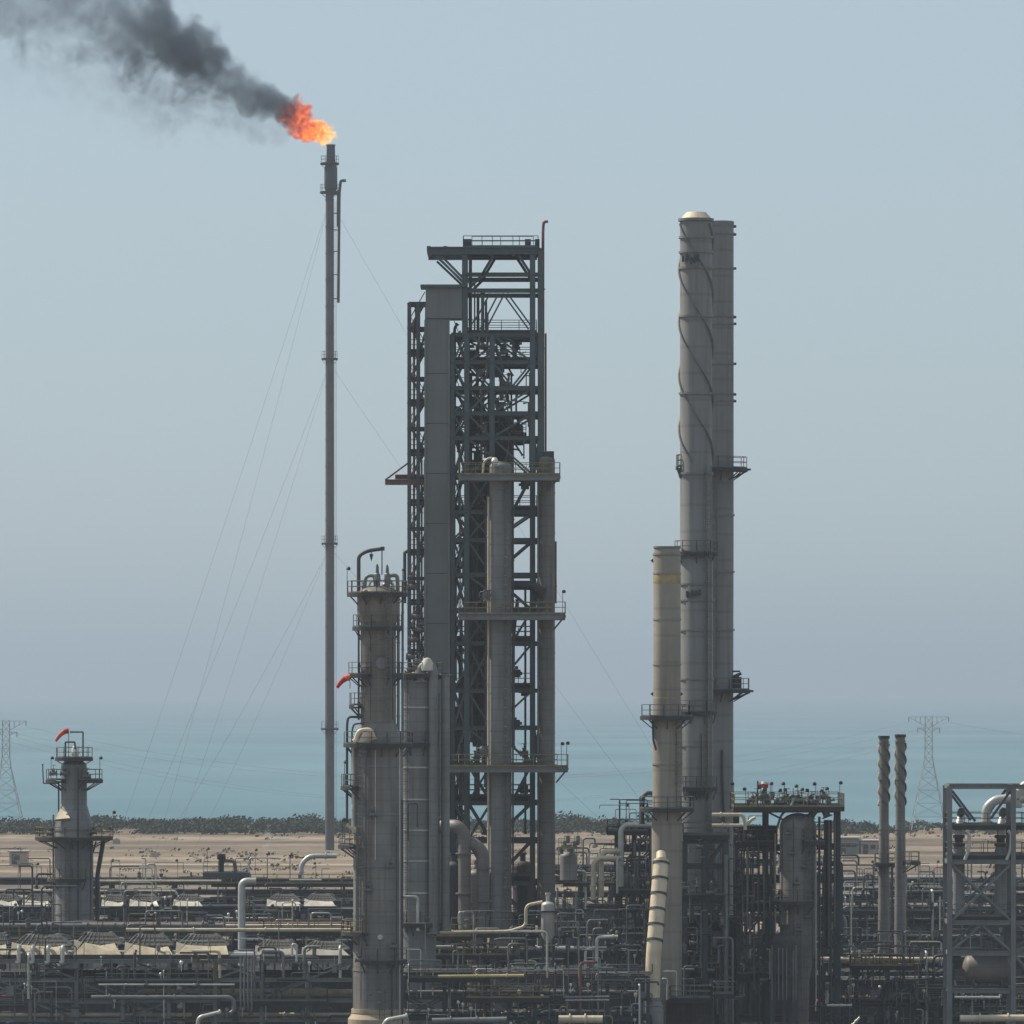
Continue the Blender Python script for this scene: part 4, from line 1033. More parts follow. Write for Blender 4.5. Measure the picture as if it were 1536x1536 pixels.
Y = 622.0; s = S(Y); cx = PX(1044, Y)
t = thing('tall_chimney', 'tallest pale grey chimney with spiral strakes and a cream cap', 'chimney', (cx, Y, 0)); r = 24.0 * s
def rt(z): return r + (1.2 * s if z < PZ(830, Y) else 0)
b = MB(); b.lathe([(r * 1.32, 0), (r * 1.32, PZ(1290, Y)), (r * 1.06, PZ(1225, Y)), (r * 1.06, PZ(830, Y)), (r, PZ(826, Y)), (r, PZ(330, Y))], cx, Y, 48); b.build('stack_shell', 'stack_grey', t)
b = MB(); b.lathe([(r, PZ(333, Y)), (r * 1.12, PZ(332, Y)), (r * 1.12, PZ(328, Y)), (r * .98, PZ(328, Y))], cx, Y, 40); b.build('cap_flange', 'steel_lit', t)
b = MB(); b.lathe([(r * .98, PZ(328, Y)), (r * .62, PZ(318.5, Y)), (r * .56, PZ(318.5, Y)), (r * .56, PZ(330, Y))], cx, Y, 40); b.build('cap_cone', 'sheet_tan', t)
rings(r, [PZ(p, Y) for p in (358, 380, 404, 476, 592, 712)], cx, Y, .14, .2, 40).build('stiffener_ring', 'stack_grey', t)
rings(r * 1.06, [PZ(p, Y) for p in (878, 902, 947, 1020, 1120)], cx, Y, .1, .16, 40).build('stiffener_ring', 'stack_grey', t)
strakes(t, cx, Y, lambda z: r, PZ(336, Y), PZ(692, Y), 240 * s, 3, .22, 'stack_grey', R(200), .03)
ring_platform(t, cx, Y, PZ(700, Y), r, r + 6 * s, 150, 200); ring_platform(t, cx, Y, PZ(829, Y), r, r + 9 * s, 150, 390)
ring_platform(t, cx, Y, PZ(1182, Y), r * 1.06, r + 8 * s, 230, 350); ring_platform(t, cx, Y, PZ(1068, Y), r * 1.06, r + 7 * s, 200, 350)
b = MB()
for px, py in ((1024, 390), (1030, 388), (1036, 393), (1041, 390), (1046, 388), (1037, 891), (1043, 891), (1049, 889), (1030, 892)):
    b.cut(); dx = PX(px, Y) - cx; b.bar((PX(px, Y), Y - math.sqrt(max(.01, (r * 1.05) ** 2 - dx * dx)) - .22, PZ(py + 4, Y)), (PX(px, Y), Y - math.sqrt(max(.01, (r * 1.05) ** 2 - dx * dx)) - .22, PZ(py - 5, Y)), .2, .35)
b.build('stencil_mark', 'steel', t)  # raised blocks standing for short stencilled marks
ladder(t, PX(1062, Y), Y - r * .75 - .4, PZ(1225, Y), PZ(700, Y), True); vpipe(t, 1061, Y - 1.6, 840, 1180, .8, 'pipe_dark'); vpipe(t, 1052, Y - 1.8, 1100, 1180, .9, 'pipe_dark')
b = MB()
for i in range(9): b.cut().tube([P(1029 + i * 4.2, 1196 + (i % 3), Y - 1.8), P(1029 + i * 4.2, 1184, Y - 1.8)], .08, 6)
b.build('instrument_stub', 'steel', t)

Y = 634.0; s = S(Y); cx = PX(1078, Y)
t = thing('tall_chimney', 'plain grey chimney tucked right behind the strake wrapped one', 'chimney', (cx, Y, 0)); r = 22.5 * s
b = MB(); b.lathe([(r * .98, 0), (r * .98, PZ(1010, Y)), (r, PZ(800, Y)), (r, PZ(333, Y)), (r * .9, PZ(333, Y)), (r * .9, PZ(345, Y))], cx, Y, 48); b.build('stack_shell', 'stack_grey', t)
b = MB(); b.lathe([(r, PZ(340, Y)), (r * 1.03, PZ(340, Y)), (r * 1.03, PZ(333, Y)), (r, PZ(333, Y) + .06)], cx, Y, 40); b.build('cap_flange', 'steel_lit', t)
rings(r, [PZ(p, Y) for p in (352, 404, 476, 487, 547, 592, 602, 774, 859, 946)], cx, Y, .11, .16, 40).build('stiffener_ring', 'stack_grey', t)
b = MB()
for p in (341, 353, 404, 477, 487, 547, 593, 603): b.cut().box(cx + r + .1, Y, PZ(p, Y) + .08, .3, .5, .22)
b.build('lifting_lug', 'steel', t)
for py, r1 in ((703, 43), (1035, 47)):
    ring_platform(t, cx, Y, PZ(py, Y), r, r1 * s, -125, 35); b = MB(); b.bar((cx + r1 * s, Y - .4, PZ(py, Y) - .1), (cx + (r1 + 5) * s, Y - .4, PZ(py, Y) - .1), .2); b.bar((cx + r, Y - .4, PZ(py + 14, Y)), (cx + r1 * s, Y - .4, PZ(py, Y) - .2), .18); b.build('monorail_stub', 'steel', t)
b = MB(); b.tube([P(1104, 1034, Y - .5), P(1104, 1014, Y - .5)], .3, 10); b.box(PX(1108, Y), Y - .5, PZ(1024, Y), .5, .6, 1.1); b.bar(P(1097, 1007, Y - .5), P(1110, 1007, Y - .5), .16); b.tube([P(1098, 1016, Y - .6), P(1112, 1010, Y - .6)], .14, 8); b.build('analyser', 'lamp_body', t)
b = MB(); b.tube([P(1083, 1125, Y - 1.6), P(1083, 1160, Y - 1.6), P(1086, 1235, Y - 1.6)], .12, 8); b.build('conduit', 'lamp_body', t)
ladder(t, PX(1070, Y), Y - r - .3, PZ(1040, Y), PZ(703, Y), True)

Y = 608.0; s = S(Y); cx = PX(1000.5, Y)
t = thing('short_chimney', 'shorter cream grey chimney with yellow rust bands, left of the tall pair', 'chimney', (cx, Y, 0)); r = 20.6 * s
b = MB(); b.lathe([(r * 1.05, 0), (r * 1.12, PZ(1300, Y)), (r * 1.12, PZ(1240, Y)), (r * 1.06, PZ(1224, Y)), (r * 1.06, PZ(1078, Y)), (r, PZ(1040, Y)), (r, PZ(832, Y)), (r * .93, PZ(825, Y)), (r * .93, PZ(820, Y)), (r * .84, PZ(820, Y)), (r * .84, PZ(840, Y))], cx, Y, 44); b.build('stack_shell', 'stack_cream', t)
b = MB(); b.lathe([(r * .94, PZ(823, Y)), (r * 1.0, PZ(822, Y)), (r * 1.0, PZ(819.5, Y)), (r * .86, PZ(819.5, Y))], cx, Y, 40); b.build('cap_flange', 'steel_lit', t)
rings(r, [PZ(p, Y) for p in (833, 861, 930, 998)], cx, Y, .06, .14, 40).build('stiffener_ring', 'stack_cream', t); rings(r * 1.06, [PZ(p, Y) for p in (1147, )], cx, Y, .08, .18, 40).build('stiffener_ring', 'stack_cream', t)
for p0, p1 in ((875, 862), (1060, 1045)):
    b = MB(); b.lathe([(r * 1.003 + .004, PZ(p0, Y)), (r * 1.003 + .012, PZ(p0, Y) + .05), (r * 1.003 + .012, PZ(p1, Y) - .05), (r * 1.003 + .004, PZ(p1, Y))], cx, Y, 40); b.build('rust_band', 'band_yellow', t)
b = MB()
for px, py in ((977.5, 841), (977.5, 1041), (1023, 1041)):
    sg = -1 if px < 1000 else 1; b.cut().add([P(px - sg * 3, py - 4, Y), P(px + sg * 2, py, Y), P(px - sg * 3, py + 4, Y), P(px - sg * 3, py - 4, Y + .6), P(px + sg * 2, py, Y + .6), P(px - sg * 3, py + 4, Y + .6)], [(0, 1, 2), (3, 5, 4), (0, 3, 4, 1), (1, 4, 5, 2)])
b.build('lifting_lug', 'lamp_body', t)
ring_platform(t, cx, Y, PZ(1075, Y), r * 1.04, 40 * s, 0, 360); ring_platform(t, cx, Y, PZ(1213, Y), r * 1.06, 41 * s, 0, 360)
ladder(t, cx + r * .85, Y - r * .6 - .35, PZ(1213, Y), PZ(1075, Y)); b = MB(); b.tube([P(979, 1080, Y - .8), P(980, 1110, Y - .9), P(984, 1125, Y - 1.1)], .1, 6); b.build('conduit', 'lamp_body', t)
vpipe(t, 980.5, Y - 1.1, 1290, 1330, 1.5, 'pipe_silver')
ppart(t, [(980, 1190), (970, 1189), (964, 1196), (963, 1235)], 3.2, Y + 1.5, 'pipe_dark', 2)

# slanting flue duct in front
Y = 600.0; s = S(Y)
t = thing('flue_duct', 'slanting cream banded flue duct in front of the shorter chimney', 'duct', P(978, 1500, Y))
q = [P(978.5, 1500, Y), P(979.5, 1447, Y), P(982, 1412, Y), P(992, 1290, Y + 2.2), P(991.5, 1281, Y + 2.6)]
b = MB(); b.tube(fillet(q[:4], 2.0), [11.6 * s] * len(fillet(q[:4], 2.0)), 24); b.build('duct_shell', 'duct_cream', t)
b = MB(); b.tube([q[3], q[3].lerp(q[4], 1.2)], [8 * s, 7 * s], 20); b.build('duct_neck', 'duct_cream', t)
b = MB(); a_, c_ = q[2], q[3]; dd = (c_ - a_).normalized()
for k in range(6): p_ = a_.lerp(c_, .01 + .19 * k); b.cut().tube([p_ - dd * .1, p_ + dd * .1], 12.8 * s, 24)
b.build('duct_band', 'steel', t)
b = MB(); b.lathe([(17 * s, 0), (17 * s, PZ(1512, Y)), (12.5 * s, PZ(1500, Y)), (13.5 * s, PZ(1500, Y)), (13.5 * s, PZ(1496, Y))], PX(978.5, Y), Y, 20); b.build('duct_base', 'vessel_grey', t)

# ================================================================== heater block under the chimneys
def clad_box(name, label, px0, px1, py0, Y, dep, m, cat='heater', z0=0., ribs=0):
    x0, x1 = PX(px0, Y), PX(px1, Y); z1 = PZ(py0, Y); t = thing(name, label, cat, ((x0 + x1) / 2, Y + dep / 2, z0))
    b = MB(); b.box((x0 + x1) / 2, Y + dep / 2, (z0 + z1) / 2, x1 - x0, dep, z1 - z0); b.build('casing', m, t)
    b = MB(); n_ = max(2, int((x1 - x0) / 1.7))
    for k in range(n_ + 1): x = x0 + (x1 - x0) * k / n_; b.cut().bar((x, Y - .08, z0), (x, Y - .08, z1), .16, .16)
    zz = z0 + 2.2
    while zz < z1: b.cut().bar((x0, Y - .19, zz), (x1, Y - .19, zz), .12, .2); zz += 2.4
    b.build('stiffener', m, t)
    return t
t = clad_box('flue_box', 'grey steel flue box joining the feet of the tall chimneys', 1019, 1074, 1288, 626, 9, 'stack_grey')
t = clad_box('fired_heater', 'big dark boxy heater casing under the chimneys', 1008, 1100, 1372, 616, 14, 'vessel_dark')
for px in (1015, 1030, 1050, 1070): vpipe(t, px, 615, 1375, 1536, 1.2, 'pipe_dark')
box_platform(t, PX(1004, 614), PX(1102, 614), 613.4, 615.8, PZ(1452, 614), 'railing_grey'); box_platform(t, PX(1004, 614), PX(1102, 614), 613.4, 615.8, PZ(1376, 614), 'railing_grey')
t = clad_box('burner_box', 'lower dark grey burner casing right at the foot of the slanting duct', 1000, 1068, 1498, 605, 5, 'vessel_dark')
Y = 612.0
t = thing('heater_structure', 'dark braced steel frame right of the slanting duct, carrying the heater', 'steel frame', (PX(1060, Y), Y, 0))
steel_frame(t, [PX(p, Y) for p in (1027, 1058, 1089)], [Y, Y + 3.5], [0] + [PZ(p, Y) for p in (1540, 1470, 1400, 1352, 1300, 1262)], .5, .45, '-\\-//-\\X', 'steel', 'steel', .22)
vpipe(t, 1089, Y - .8, 1282, 1545, 3.4, 'pipe_grey')
box_platform(t, PX(1024, Y), PX(1094, Y), Y - .6, Y + 3.2, PZ(1262, Y) + .6); box_platform(t, PX(1024, Y), PX(1094, Y), Y - .6, Y + 3.2, PZ(1352, Y) + .6)
rgd = random.Random(41)
for k in range(64):
    px = rgd.uniform(1012, 1096); p0 = rgd.uniform(1268, 1500); h_ = rgd.uniform(18, 90); ppart(t, [(px, p0 + h_), (px, p0), (px + rgd.choice((-1, 1)) * rgd.uniform(4, 26), p0)], rgd.uniform(.5, 1.5), Y + rgd.uniform(-1.4, 2.5), rgd.choice(('pipe_dark', 'pipe_grey', 'vessel_grey', 'steel', 'railing_grey', 'pipe_grey', 'steel_lit')))
for k in range(16): valve(t, P(rgd.uniform(1014, 1094), rgd.uniform(1270, 1510), Y - 1), rgd.choice(((1, 0, 0), (0, 0, 1))), rgd.uniform(.1, .22))
for p0, p1, py in ((1004, 1066, 1496), (1070, 1102, 1490)): box_platform(t, PX(p0, 604), PX(p1, 604), 602.6, 604.4, PZ(py, 604), 'railing_grey')
Y = 610.0
for lab, pts, r_, m_ in (('silver pipe leaving the tall chimney foot to the right, the upper of a pair', [(1068, 1222), (1112, 1222), (1116, 1226), (1118, 1245)], 2.9, 'pipe_cream'),
                         ('silver pipe leaving the tall chimney foot and rising at its end, lower of a pair', [(1068, 1238), (1120, 1238), (1126, 1230), (1133, 1226)], 2.6, 'pipe_cream'),
                         ('grey pipe loop in front of the heater, bending down beside the thick riser', [(1070, 1407), (1098, 1407), (1099, 1416), (1099, 1545)], 1.9, 'pipe_grey'),
                         ('thin grey riser left of the thick riser of the heater frame', [(1080, 1545), (1080, 1422), (1070, 1420)], 1.2, 'pipe_dark'),
                         ('short bent silver pipe at the right foot of the slanting duct', [(993, 1469), (1000, 1468), (1001, 1474), (1001, 1500)], 1.5, 'pipe_silver'),
                         ('thin pale handrail pipe right of the slanting duct foot', [(995, 1457), (1015, 1457), (1015, 1500)], .9, 'pipe_silver')):
    pipe(lab, [P(a_, b_, Y - (6 if a_ < 1020 else 0)) for a_, b_ in pts], r_ * S(Y), m_, flanges=((0, .3),))

# ================================================================== domed reactor and its deck
Y = 613.0; s = S(Y); cx = PX(1197, Y); r = 27.5 * s
t = thing('reactor_vessel', 'wide domed brown grey vessel under a crowded valve deck, right of the chimneys', 'vessel', (cx, Y, 0))
b = MB(); b.lathe([(r * .55, 0), (r * .62, PZ(1470, Y)), (r * .9, PZ(1430, Y)), (r, PZ(1390, Y)), (r, PZ(1240, Y))] + head(r, PZ(1240, Y), .75, 10), cx, Y, 40); b.build('shell', 'vessel_brown', t)
rings(r, [PZ(p, Y) for p in (1262, 1300, 1345, 1390)], cx, Y, .05, .12).build('stiffener_ring', 'vessel_brown', t)
vpipe(t, 1181, Y - 2.0, 1365, 1412, 1.3, 'pipe_cream')
ring_platform(t, cx, Y, PZ(1352, Y), r, r + 1.0, 200, 300); ring_platform(t, cx, Y, PZ(1262, Y), r, r + .9, 280, 350)
ladder(t, PX(1212, Y), Y - r * .85 - .35, PZ(1352, Y), PZ(1225, Y)); ladder(t, PX(1176, Y), Y - r * .7 - .4, PZ(1480, Y), PZ(1352, Y))
for px, p0, p1, r_, m_ in ((1173, 1230, 1350, 1.0, 'pipe_dark'), (1190, 1225, 1420, .7, 'pipe_dark'), (1203, 1360, 1500, 1.0, 'pipe_grey'), (1219, 1240, 1480, 1.2, 'pipe_dark'), (1224, 1270, 1500, .8, 'pipe_silver'), (1209, 1300, 1440, .6, 'pipe_grey')): vpipe(t, px, Y - 1.95, p0, p1, r_, m_)
for px, py in ((1188, 1280), (1206, 1300), (1195, 1325), (1182, 1250), (1212, 1375), (1198, 1395)): valve(t, P(px, py, Y - 1.95), (1, 0, 0), .13); vpipe(t, 1229, Y - 1.6, 1225, 1545, 2.0, 'vessel_grey'); vpipe(t, 1240, Y - .5, 1230, 1420, 4.5, 'vessel_brown')
ppart(t, [(1216, 1225), (1222, 1215), (1236, 1212), (1241, 1225)], 5.5, Y + .2, 'vessel_drum', 2)
ppart(t, [(1166, 1240), (1172, 1222), (1184, 1212)], 1.8, Y - 1.4, 'pipe_dark')
b = MB(); b.tube([P(1176, 1357, Y - 1.9), P(1194, 1357, Y - 1.9)], 2.0 * s, 8); b.tube([P(1181, 1350, Y - 1.9), P(1181, 1366, Y - 1.9)], 3 * s, 8); b.build('valve', 'lamp_body', t)
Y = 616.0
f = thing('reactor_structure', 'tall dark steel frame holding the crowded valve deck above the domed vessel', 'steel frame', (PX(1180, Y), Y, 0))
steel_frame(f, [PX(p, Y) for p in (1106, 1150, 1258)], [Y, Y + 6], [0] + [PZ(p, Y) for p in (1530, 1470, 1420, 1365, 1318, 1272, 1216)], .36, .36, '\\---X-/----\\-', 'steel', 'steel', .17)
box_platform(f, PX(1098, Y), PX(1263, Y), Y - 4.8, Y + 6.5, PZ(1209, Y), 'railing_yellow', h=1.2)
box_platform(f, PX(1104, Y), PX(1166, Y), Y - .6, Y + 5.5, PZ(1272, Y) + .6); box_platform(f, PX(1104, Y), PX(1172, Y), Y - .6, Y + 5.5, PZ(1365, Y) + .6); box_platform(f, PX(1104, Y), PX(1205, Y), Y - .6, Y + 5.5, PZ(1470, Y) + .6)
rg = random.Random(5)
for px in (1102, 1120, 1140, 1149, 1156, 1172, 1177, 1182, 1200, 1206, 1214, 1225, 1233, 1240, 1260): floodlight(f, PX(px + rg.uniform(-1, 1), Y), Y + rg.uniform(-.6, 5), PZ(1209, Y), rg.uniform(1.1, 2.0) if px < 1255 else 1.95, rg.choice((-.1, .1)))
for k in range(17):
    px = 1122 + k * 7.6 + rg.uniform(-2, 2); z = PZ(1206 - rg.uniform(0, 12), Y)
    valve(f, (PX(px, Y), Y + rg.uniform(0, 4), z), rg.choice(((1, 0, 0), (0, 0, 1))), rg.uniform(.13, .24))
for k in range(13):
    px = 1124 + k * 10; h = rg.uniform(6, 16); ppart(f, [(px, 1212), (px, 1209 - h), (px + rg.choice((-7, 7, 5)), 1209 - h - 2)], rg.uniform(.9, 1.9), Y + rg.uniform(0, 4), rg.choice(('pipe_grey', 'pipe_dark', 'pipe_yellow', 'pipe_dark')))
ppart(f, [(1185, 1215), (1188, 1205), (1191, 1199)], 1.8, Y - .9, 'pipe_silver')
for px, p0, p1, r_, m_ in ((1113, 1285, 1400, 1.6, 'pipe_dark'), (1121, 1270, 1390, 2.2, 'pipe_grey'), (1129, 1280, 1395, 1.4, 'pipe_dark'), (1138, 1262, 1545, 1.8, 'pipe_dark'), (1146, 1290, 1400, 1.3, 'pipe_grey'), (1156, 1276, 1420, 2.0, 'pipe_dark'), (1163, 1250, 1400, 1.2, 'pipe_silver'), (1131, 1392, 1485, 1.1, 'pipe_grey'), (1246, 1230, 1545, 2.0, 'pipe_dark'), (1252, 1222, 1390, 1.2, 'pipe_grey'), (1234, 1300, 1536, 1.0, 'pipe_dark')):
    vpipe(f, px, Y - 1.2 if px < 1240 else Y - .6, p0, p1, r_, m_)
rgd = random.Random(31)
for k in range(56):
    px = rgd.uniform(1101, 1164); p0 = rgd.uniform(1240, 1480); h_ = rgd.uniform(18, 70); ppart(f, [(px, p0 + h_), (px, p0), (px + rgd.choice((-1, 1)) * rgd.uniform(4, 22), p0)], rgd.uniform(.6, 1.8), Y + rgd.uniform(-1.6, 4), rgd.choice(('pipe_dark', 'pipe_grey', 'vessel_grey', 'pipe_silver', 'steel', 'steel_lit', 'pipe_grey')))
for k in range(14): valve(f, P(rgd.uniform(1102, 1165), rgd.uniform(1245, 1480), Y - 1), rgd.choice(((1, 0, 0), (0, 0, 1))), rgd.uniform(.12, .24))
# flag on the deck
root = thing('flag', 'small red and white flag flying over the valve deck', 'flag', P(1136.5, 1209, Y))
b = MB(); b.bar(P(1136.5, 1209, Y), P(1136.5, 1171, Y), .12); b.build('pole', 'lamp_body', root)
def cloth(p0, p1, q0, q1, m, nm):
    b = MB(); n_ = 10; vs = []
    for j in range(2):
        for i in range(n_ + 1):
            u = i / n_; base = Vector(p0).lerp(p1, u); bot = Vector(q0).lerp(q1, u); w_ = Vector((0, .14 * math.sin(u * 7 + j), .08 * math.sin(u * 5)))
            vs.append((base if j == 0 else bot) + w_)
    b.add(vs, [(i, i + 1, n_ + 2 + i, n_ + 1 + i) for i in range(n_)], True); b.build(nm, m, root)
cloth(P(1137.5, 1174, Y), P(1153, 1172, Y), P(1137.5, 1178, Y), P(1153, 1175, Y), 'sock_white', 'cloth_stripe')
cloth(P(1137.5, 1178, Y), P(1153, 1175, Y), P(1137.5, 1184, Y), P(1152, 1181, Y), 'sock_red', 'cloth_stripe')
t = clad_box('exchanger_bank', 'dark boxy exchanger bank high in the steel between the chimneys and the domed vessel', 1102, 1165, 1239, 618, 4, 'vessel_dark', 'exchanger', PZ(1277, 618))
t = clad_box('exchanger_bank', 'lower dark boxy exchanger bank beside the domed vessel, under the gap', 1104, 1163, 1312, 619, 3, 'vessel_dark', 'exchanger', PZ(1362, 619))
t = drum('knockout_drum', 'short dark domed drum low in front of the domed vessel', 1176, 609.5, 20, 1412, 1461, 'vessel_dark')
for px in (1158, 1163, 1168, 1174, 1180, 1185, 1190, 1194): vpipe(t, px, 608.0, 1418 + (px % 3) * 4, 1500, 1.0, 'pipe_dark' if px % 2 else 'pipe_grey')
b = MB()
for px in (1158, 1176, 1194): b.cut().bar(P(px, 1461, 609.5), (PX(px, 609.5), 609.5, 0), .3)
b.build('leg', 'steel', t)

# ================================================================== twin thin stacks
def thin_stack(label, px, top, Y):
    s = S(Y); cx = PX(px, Y); r = 7.2 * s; t = thing('thin_stack', label, 'stack', (cx, Y, 0), None)
    b = MB(); b.lathe([(r * 1.25, 0), (r * 1.25, PZ(1392, Y)), (r * 1.05, PZ(1240, Y)), (r, PZ(1230, Y)), (r, PZ(top, Y)), (r * .8, PZ(top, Y)), (r * .8, PZ(top + 9, Y))], cx, Y, 24); b.build('stack_shell', 'vessel_brown', t)
    b = MB(); b.lathe([(r, PZ(top + 4, Y)), (r * 1.2, PZ(top + 4, Y)), (r * 1.2, PZ(top, Y) + .03), (r * .85, PZ(top, Y) + .03)], cx, Y, 24); b.build('cap_flange', 'lamp_body', t)
    strakes(t, cx, Y, lambda z: r, PZ(top + 12, Y), PZ(1207, Y), 62 * s, 3, .17, 'vessel_brown', R(px * 3))
    rings(r, [PZ(top + 11, Y), PZ(1170, Y), PZ(1245, Y), PZ(1251, Y)], cx, Y, .09, .14, 20).build('stiffener_ring', 'vessel_brown', t)
    return t
t = thin_stack('left one of the twin thin stacks with wavy spiral fins', 1326, 1104, 700); ring_platform(t, PX(1326, 700), 700, PZ(1296, 700), .5, 1.2, 0, 360)
b = MB(); b.box(PX(1322, 697), 697, PZ(1470, 697), 1.9, 1.9, 64 * S(697)); b.build('duct_box', 'vessel_grey', t)
t = thin_stack('right one of the twin thin stacks, slightly taller, with wavy spiral fins', 1350.5, 1102, 698); ring_platform(t, PX(1350.5, 698), 698, PZ(1293, 698), .5, 2.1, -60, 60)

# ================================================================== right hand frame with ducts
Y = 602.0; s = S(Y)
f = thing('pipe_structure', 'open steel frame at the right edge with hooked pipes and flanged ducts', 'steel frame', (PX(1480, Y), Y + 3, 0))
xr_ = [PX(p, Y) for p in (1424.5, 1520, 1612)]
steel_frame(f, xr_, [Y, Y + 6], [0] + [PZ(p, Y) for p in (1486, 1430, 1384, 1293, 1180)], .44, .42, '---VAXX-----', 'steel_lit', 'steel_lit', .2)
b = MB()
for yy in (0, 6):
    for a_, c_ in (((1428, 1186), (1463, 1232)), ((1516, 1186), (1486, 1228))): b.cut().bar(P(a_[0], a_[1], Y) + Vector((0, yy, 0)), P(c_[0], c_[1], Y) + Vector((0, yy, 0)), .22)
b.build('brace', 'steel', f)
box_platform(f, PX(1424, Y), PX(1540, Y), Y + .3, Y + 5.7, PZ(1238, Y), 'railing_grey'); box_platform(f, PX(1424, Y), PX(1540, Y), Y + .3, Y + 5.7, PZ(1293, Y) + .6, 'railing_grey'); box_platform(f, PX(1424, Y), PX(1560, Y), Y + .3, Y + 5.7, PZ(1384, Y) + .55)
for px, lab in ((1440, 'left upright flanged duct with a capped silver neck inside the right hand frame'), (1503, 'right upright flanged duct with a capped silver neck inside the right hand frame')):
    cx = PX(px, Y); yy = Y + 1.6; t = thing('flanged_duct', lab, 'duct', (cx, yy, PZ(1360, Y)))
    b = MB(); b.lathe([(9 * s, PZ(1372, Y)), (9 * s, PZ(1278, Y)), (7 * s, PZ(1268, Y))], cx, yy, 20); b.build('lower_shell', 'vessel_grey', t)
    b = MB(); b.lathe([(9.5 * s, PZ(1270, Y)), (9.5 * s, PZ(1265, Y)), (6 * s, PZ(1265, Y)), (6.5 * s, PZ(1258, Y)), (9 * s, PZ(1258, Y)), (9 * s, PZ(1253, Y)), (5.5 * s, PZ(1253, Y))], cx, yy, 20); b.build('flange', 'lamp_body', t)
    b = MB(); b.tube(fillet([(cx, yy, PZ(1262, Y)), (cx - .05, yy, PZ(1240, Y)), (cx + .25, yy + .9, PZ(1226, Y))], .8), 5.6 * s, 16); b.build('neck', 'pipe_silver', t)
    b = MB(); b.tube([(cx + .2, yy - .5, PZ(1217, Y)), (cx + .2, yy - .25, PZ(1217, Y)), (cx + .2, yy + .7, PZ(1222, Y))], [5 * s, 6 * s, 5.4 * s], 16); b.build('end_cap', 'steel', t)
    b = MB(); b.tube(fillet([P(px + 9, 1246, Y), P(px + 14, 1252, Y), P(px + 13, 1276, Y), P(px + 7, 1290, Y)], .5), .16, 8); b.build('bypass_pipe', 'pipe_silver', t)
for lab, pts, r_ in (('thick hooked silver pipe rising left of the frame post at the right edge', [(1479, 1236), (1479, 1212), (1494, 1199), (1560, 1198)], 7), ('thick silver pipe curving up to the right frame edge, behind the frame post', [(1526, 1212), (1527, 1190), (1540, 1174), (1590, 1170)], 7)):
    pipe(lab, [P(a_, b_, Y + 3) for a_, b_ in pts], r_ * s, 'pipe_silver', 1.3, flanges=((0, .15),), n=18)
t = thing('horizontal_drum', 'dark horizontal drum with a sunlit left end inside the right hand frame', 'drum', P(1480, 1480, Y + 2.5))
b = MB(); yy = Y + 2.5; z = PZ(1455, Y); r = 22 * s; ax = [(PX(1446, Y), .0), (PX(1447.5, Y), .45), (PX(1451, Y), .8), (PX(1456, Y), 1.0), (PX(1512, Y), 1.0), (PX(1517, Y), .8), (PX(1521, Y), .01)]
b.tube([(x, yy, z) for x, _ in ax], [max(.01, k) * r for _, k in ax], 28, False); b.build('shell', 'vessel_drum', t)
b = MB()
for px in (1462, 1506): b.cut().box(PX(px, Y), yy, z - r * .95, .35, r * 1.6, r * .7)
b.build('saddle', 'steel', t)
# ================================================================== small column at the left
Y = 690.0; s = S(Y); cx = PX(111, Y)
t = thing('small_column', 'small grey stepped column at the left with two platforms and a windsock', 'column', (cx, Y, 0)); ru, rl = 19.5 * s, 29 * s
b = MB(); b.lathe([(rl, 0), (rl, PZ(1240, Y)), (ru * 1.04, PZ(1209, Y)), (ru, PZ(1208, Y)), (ru, PZ(1150, Y))] + head(ru, PZ(1150, Y), .55), cx, Y, 36); b.build('shell', 'vessel_grey', t)
rings(rl, [PZ(p, Y) for p in (1246, 1318, 1372)], cx, Y, .06, .2).build('stiffener_ring', 'vessel_drum', t); rings(ru, [PZ(p, Y) for p in (1158, 1186)], cx, Y, .05, .14).build('stiffener_ring', 'vessel_grey', t)
ring_platform(t, cx, Y, PZ(1137, Y), .4, 28 * s, 0, 360, 'railing_yellow'); ring_platform(t, cx, Y, PZ(1170, Y), ru, 43 * s, -70, 30); ring_platform(t, cx, Y, PZ(1170, Y), ru, 42 * s, 150, 235)
ring_platform(t, cx, Y, PZ(1256, Y), rl, 58 * s, 160, 380, 'railing_yellow'); ring_platform(t, cx, Y, PZ(1318, Y), rl, 40 * s, 180, 300, 'railing_yellow')
b = MB(); b.lathe([(.35, 0), (.35, .5), (.5, .5), (.5, .62), (.35, .62), (.35, 1.0), (.22, 1.3), (0, 1.35)], cx + .1, Y, 14); b.v = [(v_[0], v_[1], v_[2] + PZ(1138, Y)) for v_ in b.v]; b.build('top_nozzle', 'white_metal', t)
ppart(t, [(106, 1098), (124.5, 1098), (124.5, 1136)], 1.2, Y, 'pipe_dark', 1.2); ppart(t, [(98, 1136), (98, 1113), (112, 1113), (113, 1122)], 1.3, Y - .3, 'pipe_dark', 1.2)
ppart(t, [(64, 1147), (65, 1175), (88, 1175)], .9, Y - .4, 'pipe_dark', 1.2); vpipe(t, 88, Y - .5, 1172, 1222, 1.2, 'pipe_dark'); vpipe(t, 80, Y - .5, 1222, 1400, 1.4, 'pipe_grey'); ppart(t, [(59, 1243), (60, 1262), (82, 1262)], .9, Y - .4, 'pipe_dark', 1.2)
ppart(t, [(156, 1255), (151, 1285), (146, 1312), (146, 1420)], 3.4, Y + .3, 'pipe_dark'); vpipe(t, 117, Y - 2.1, 1150, 1420, 1.2, 'pipe_dark'); vpipe(t, 136, Y - 1.5, 1250, 1420, 1.3, 'pipe_dark')
b = MB(); a_ = [PX(84, Y), PX(105, Y)]
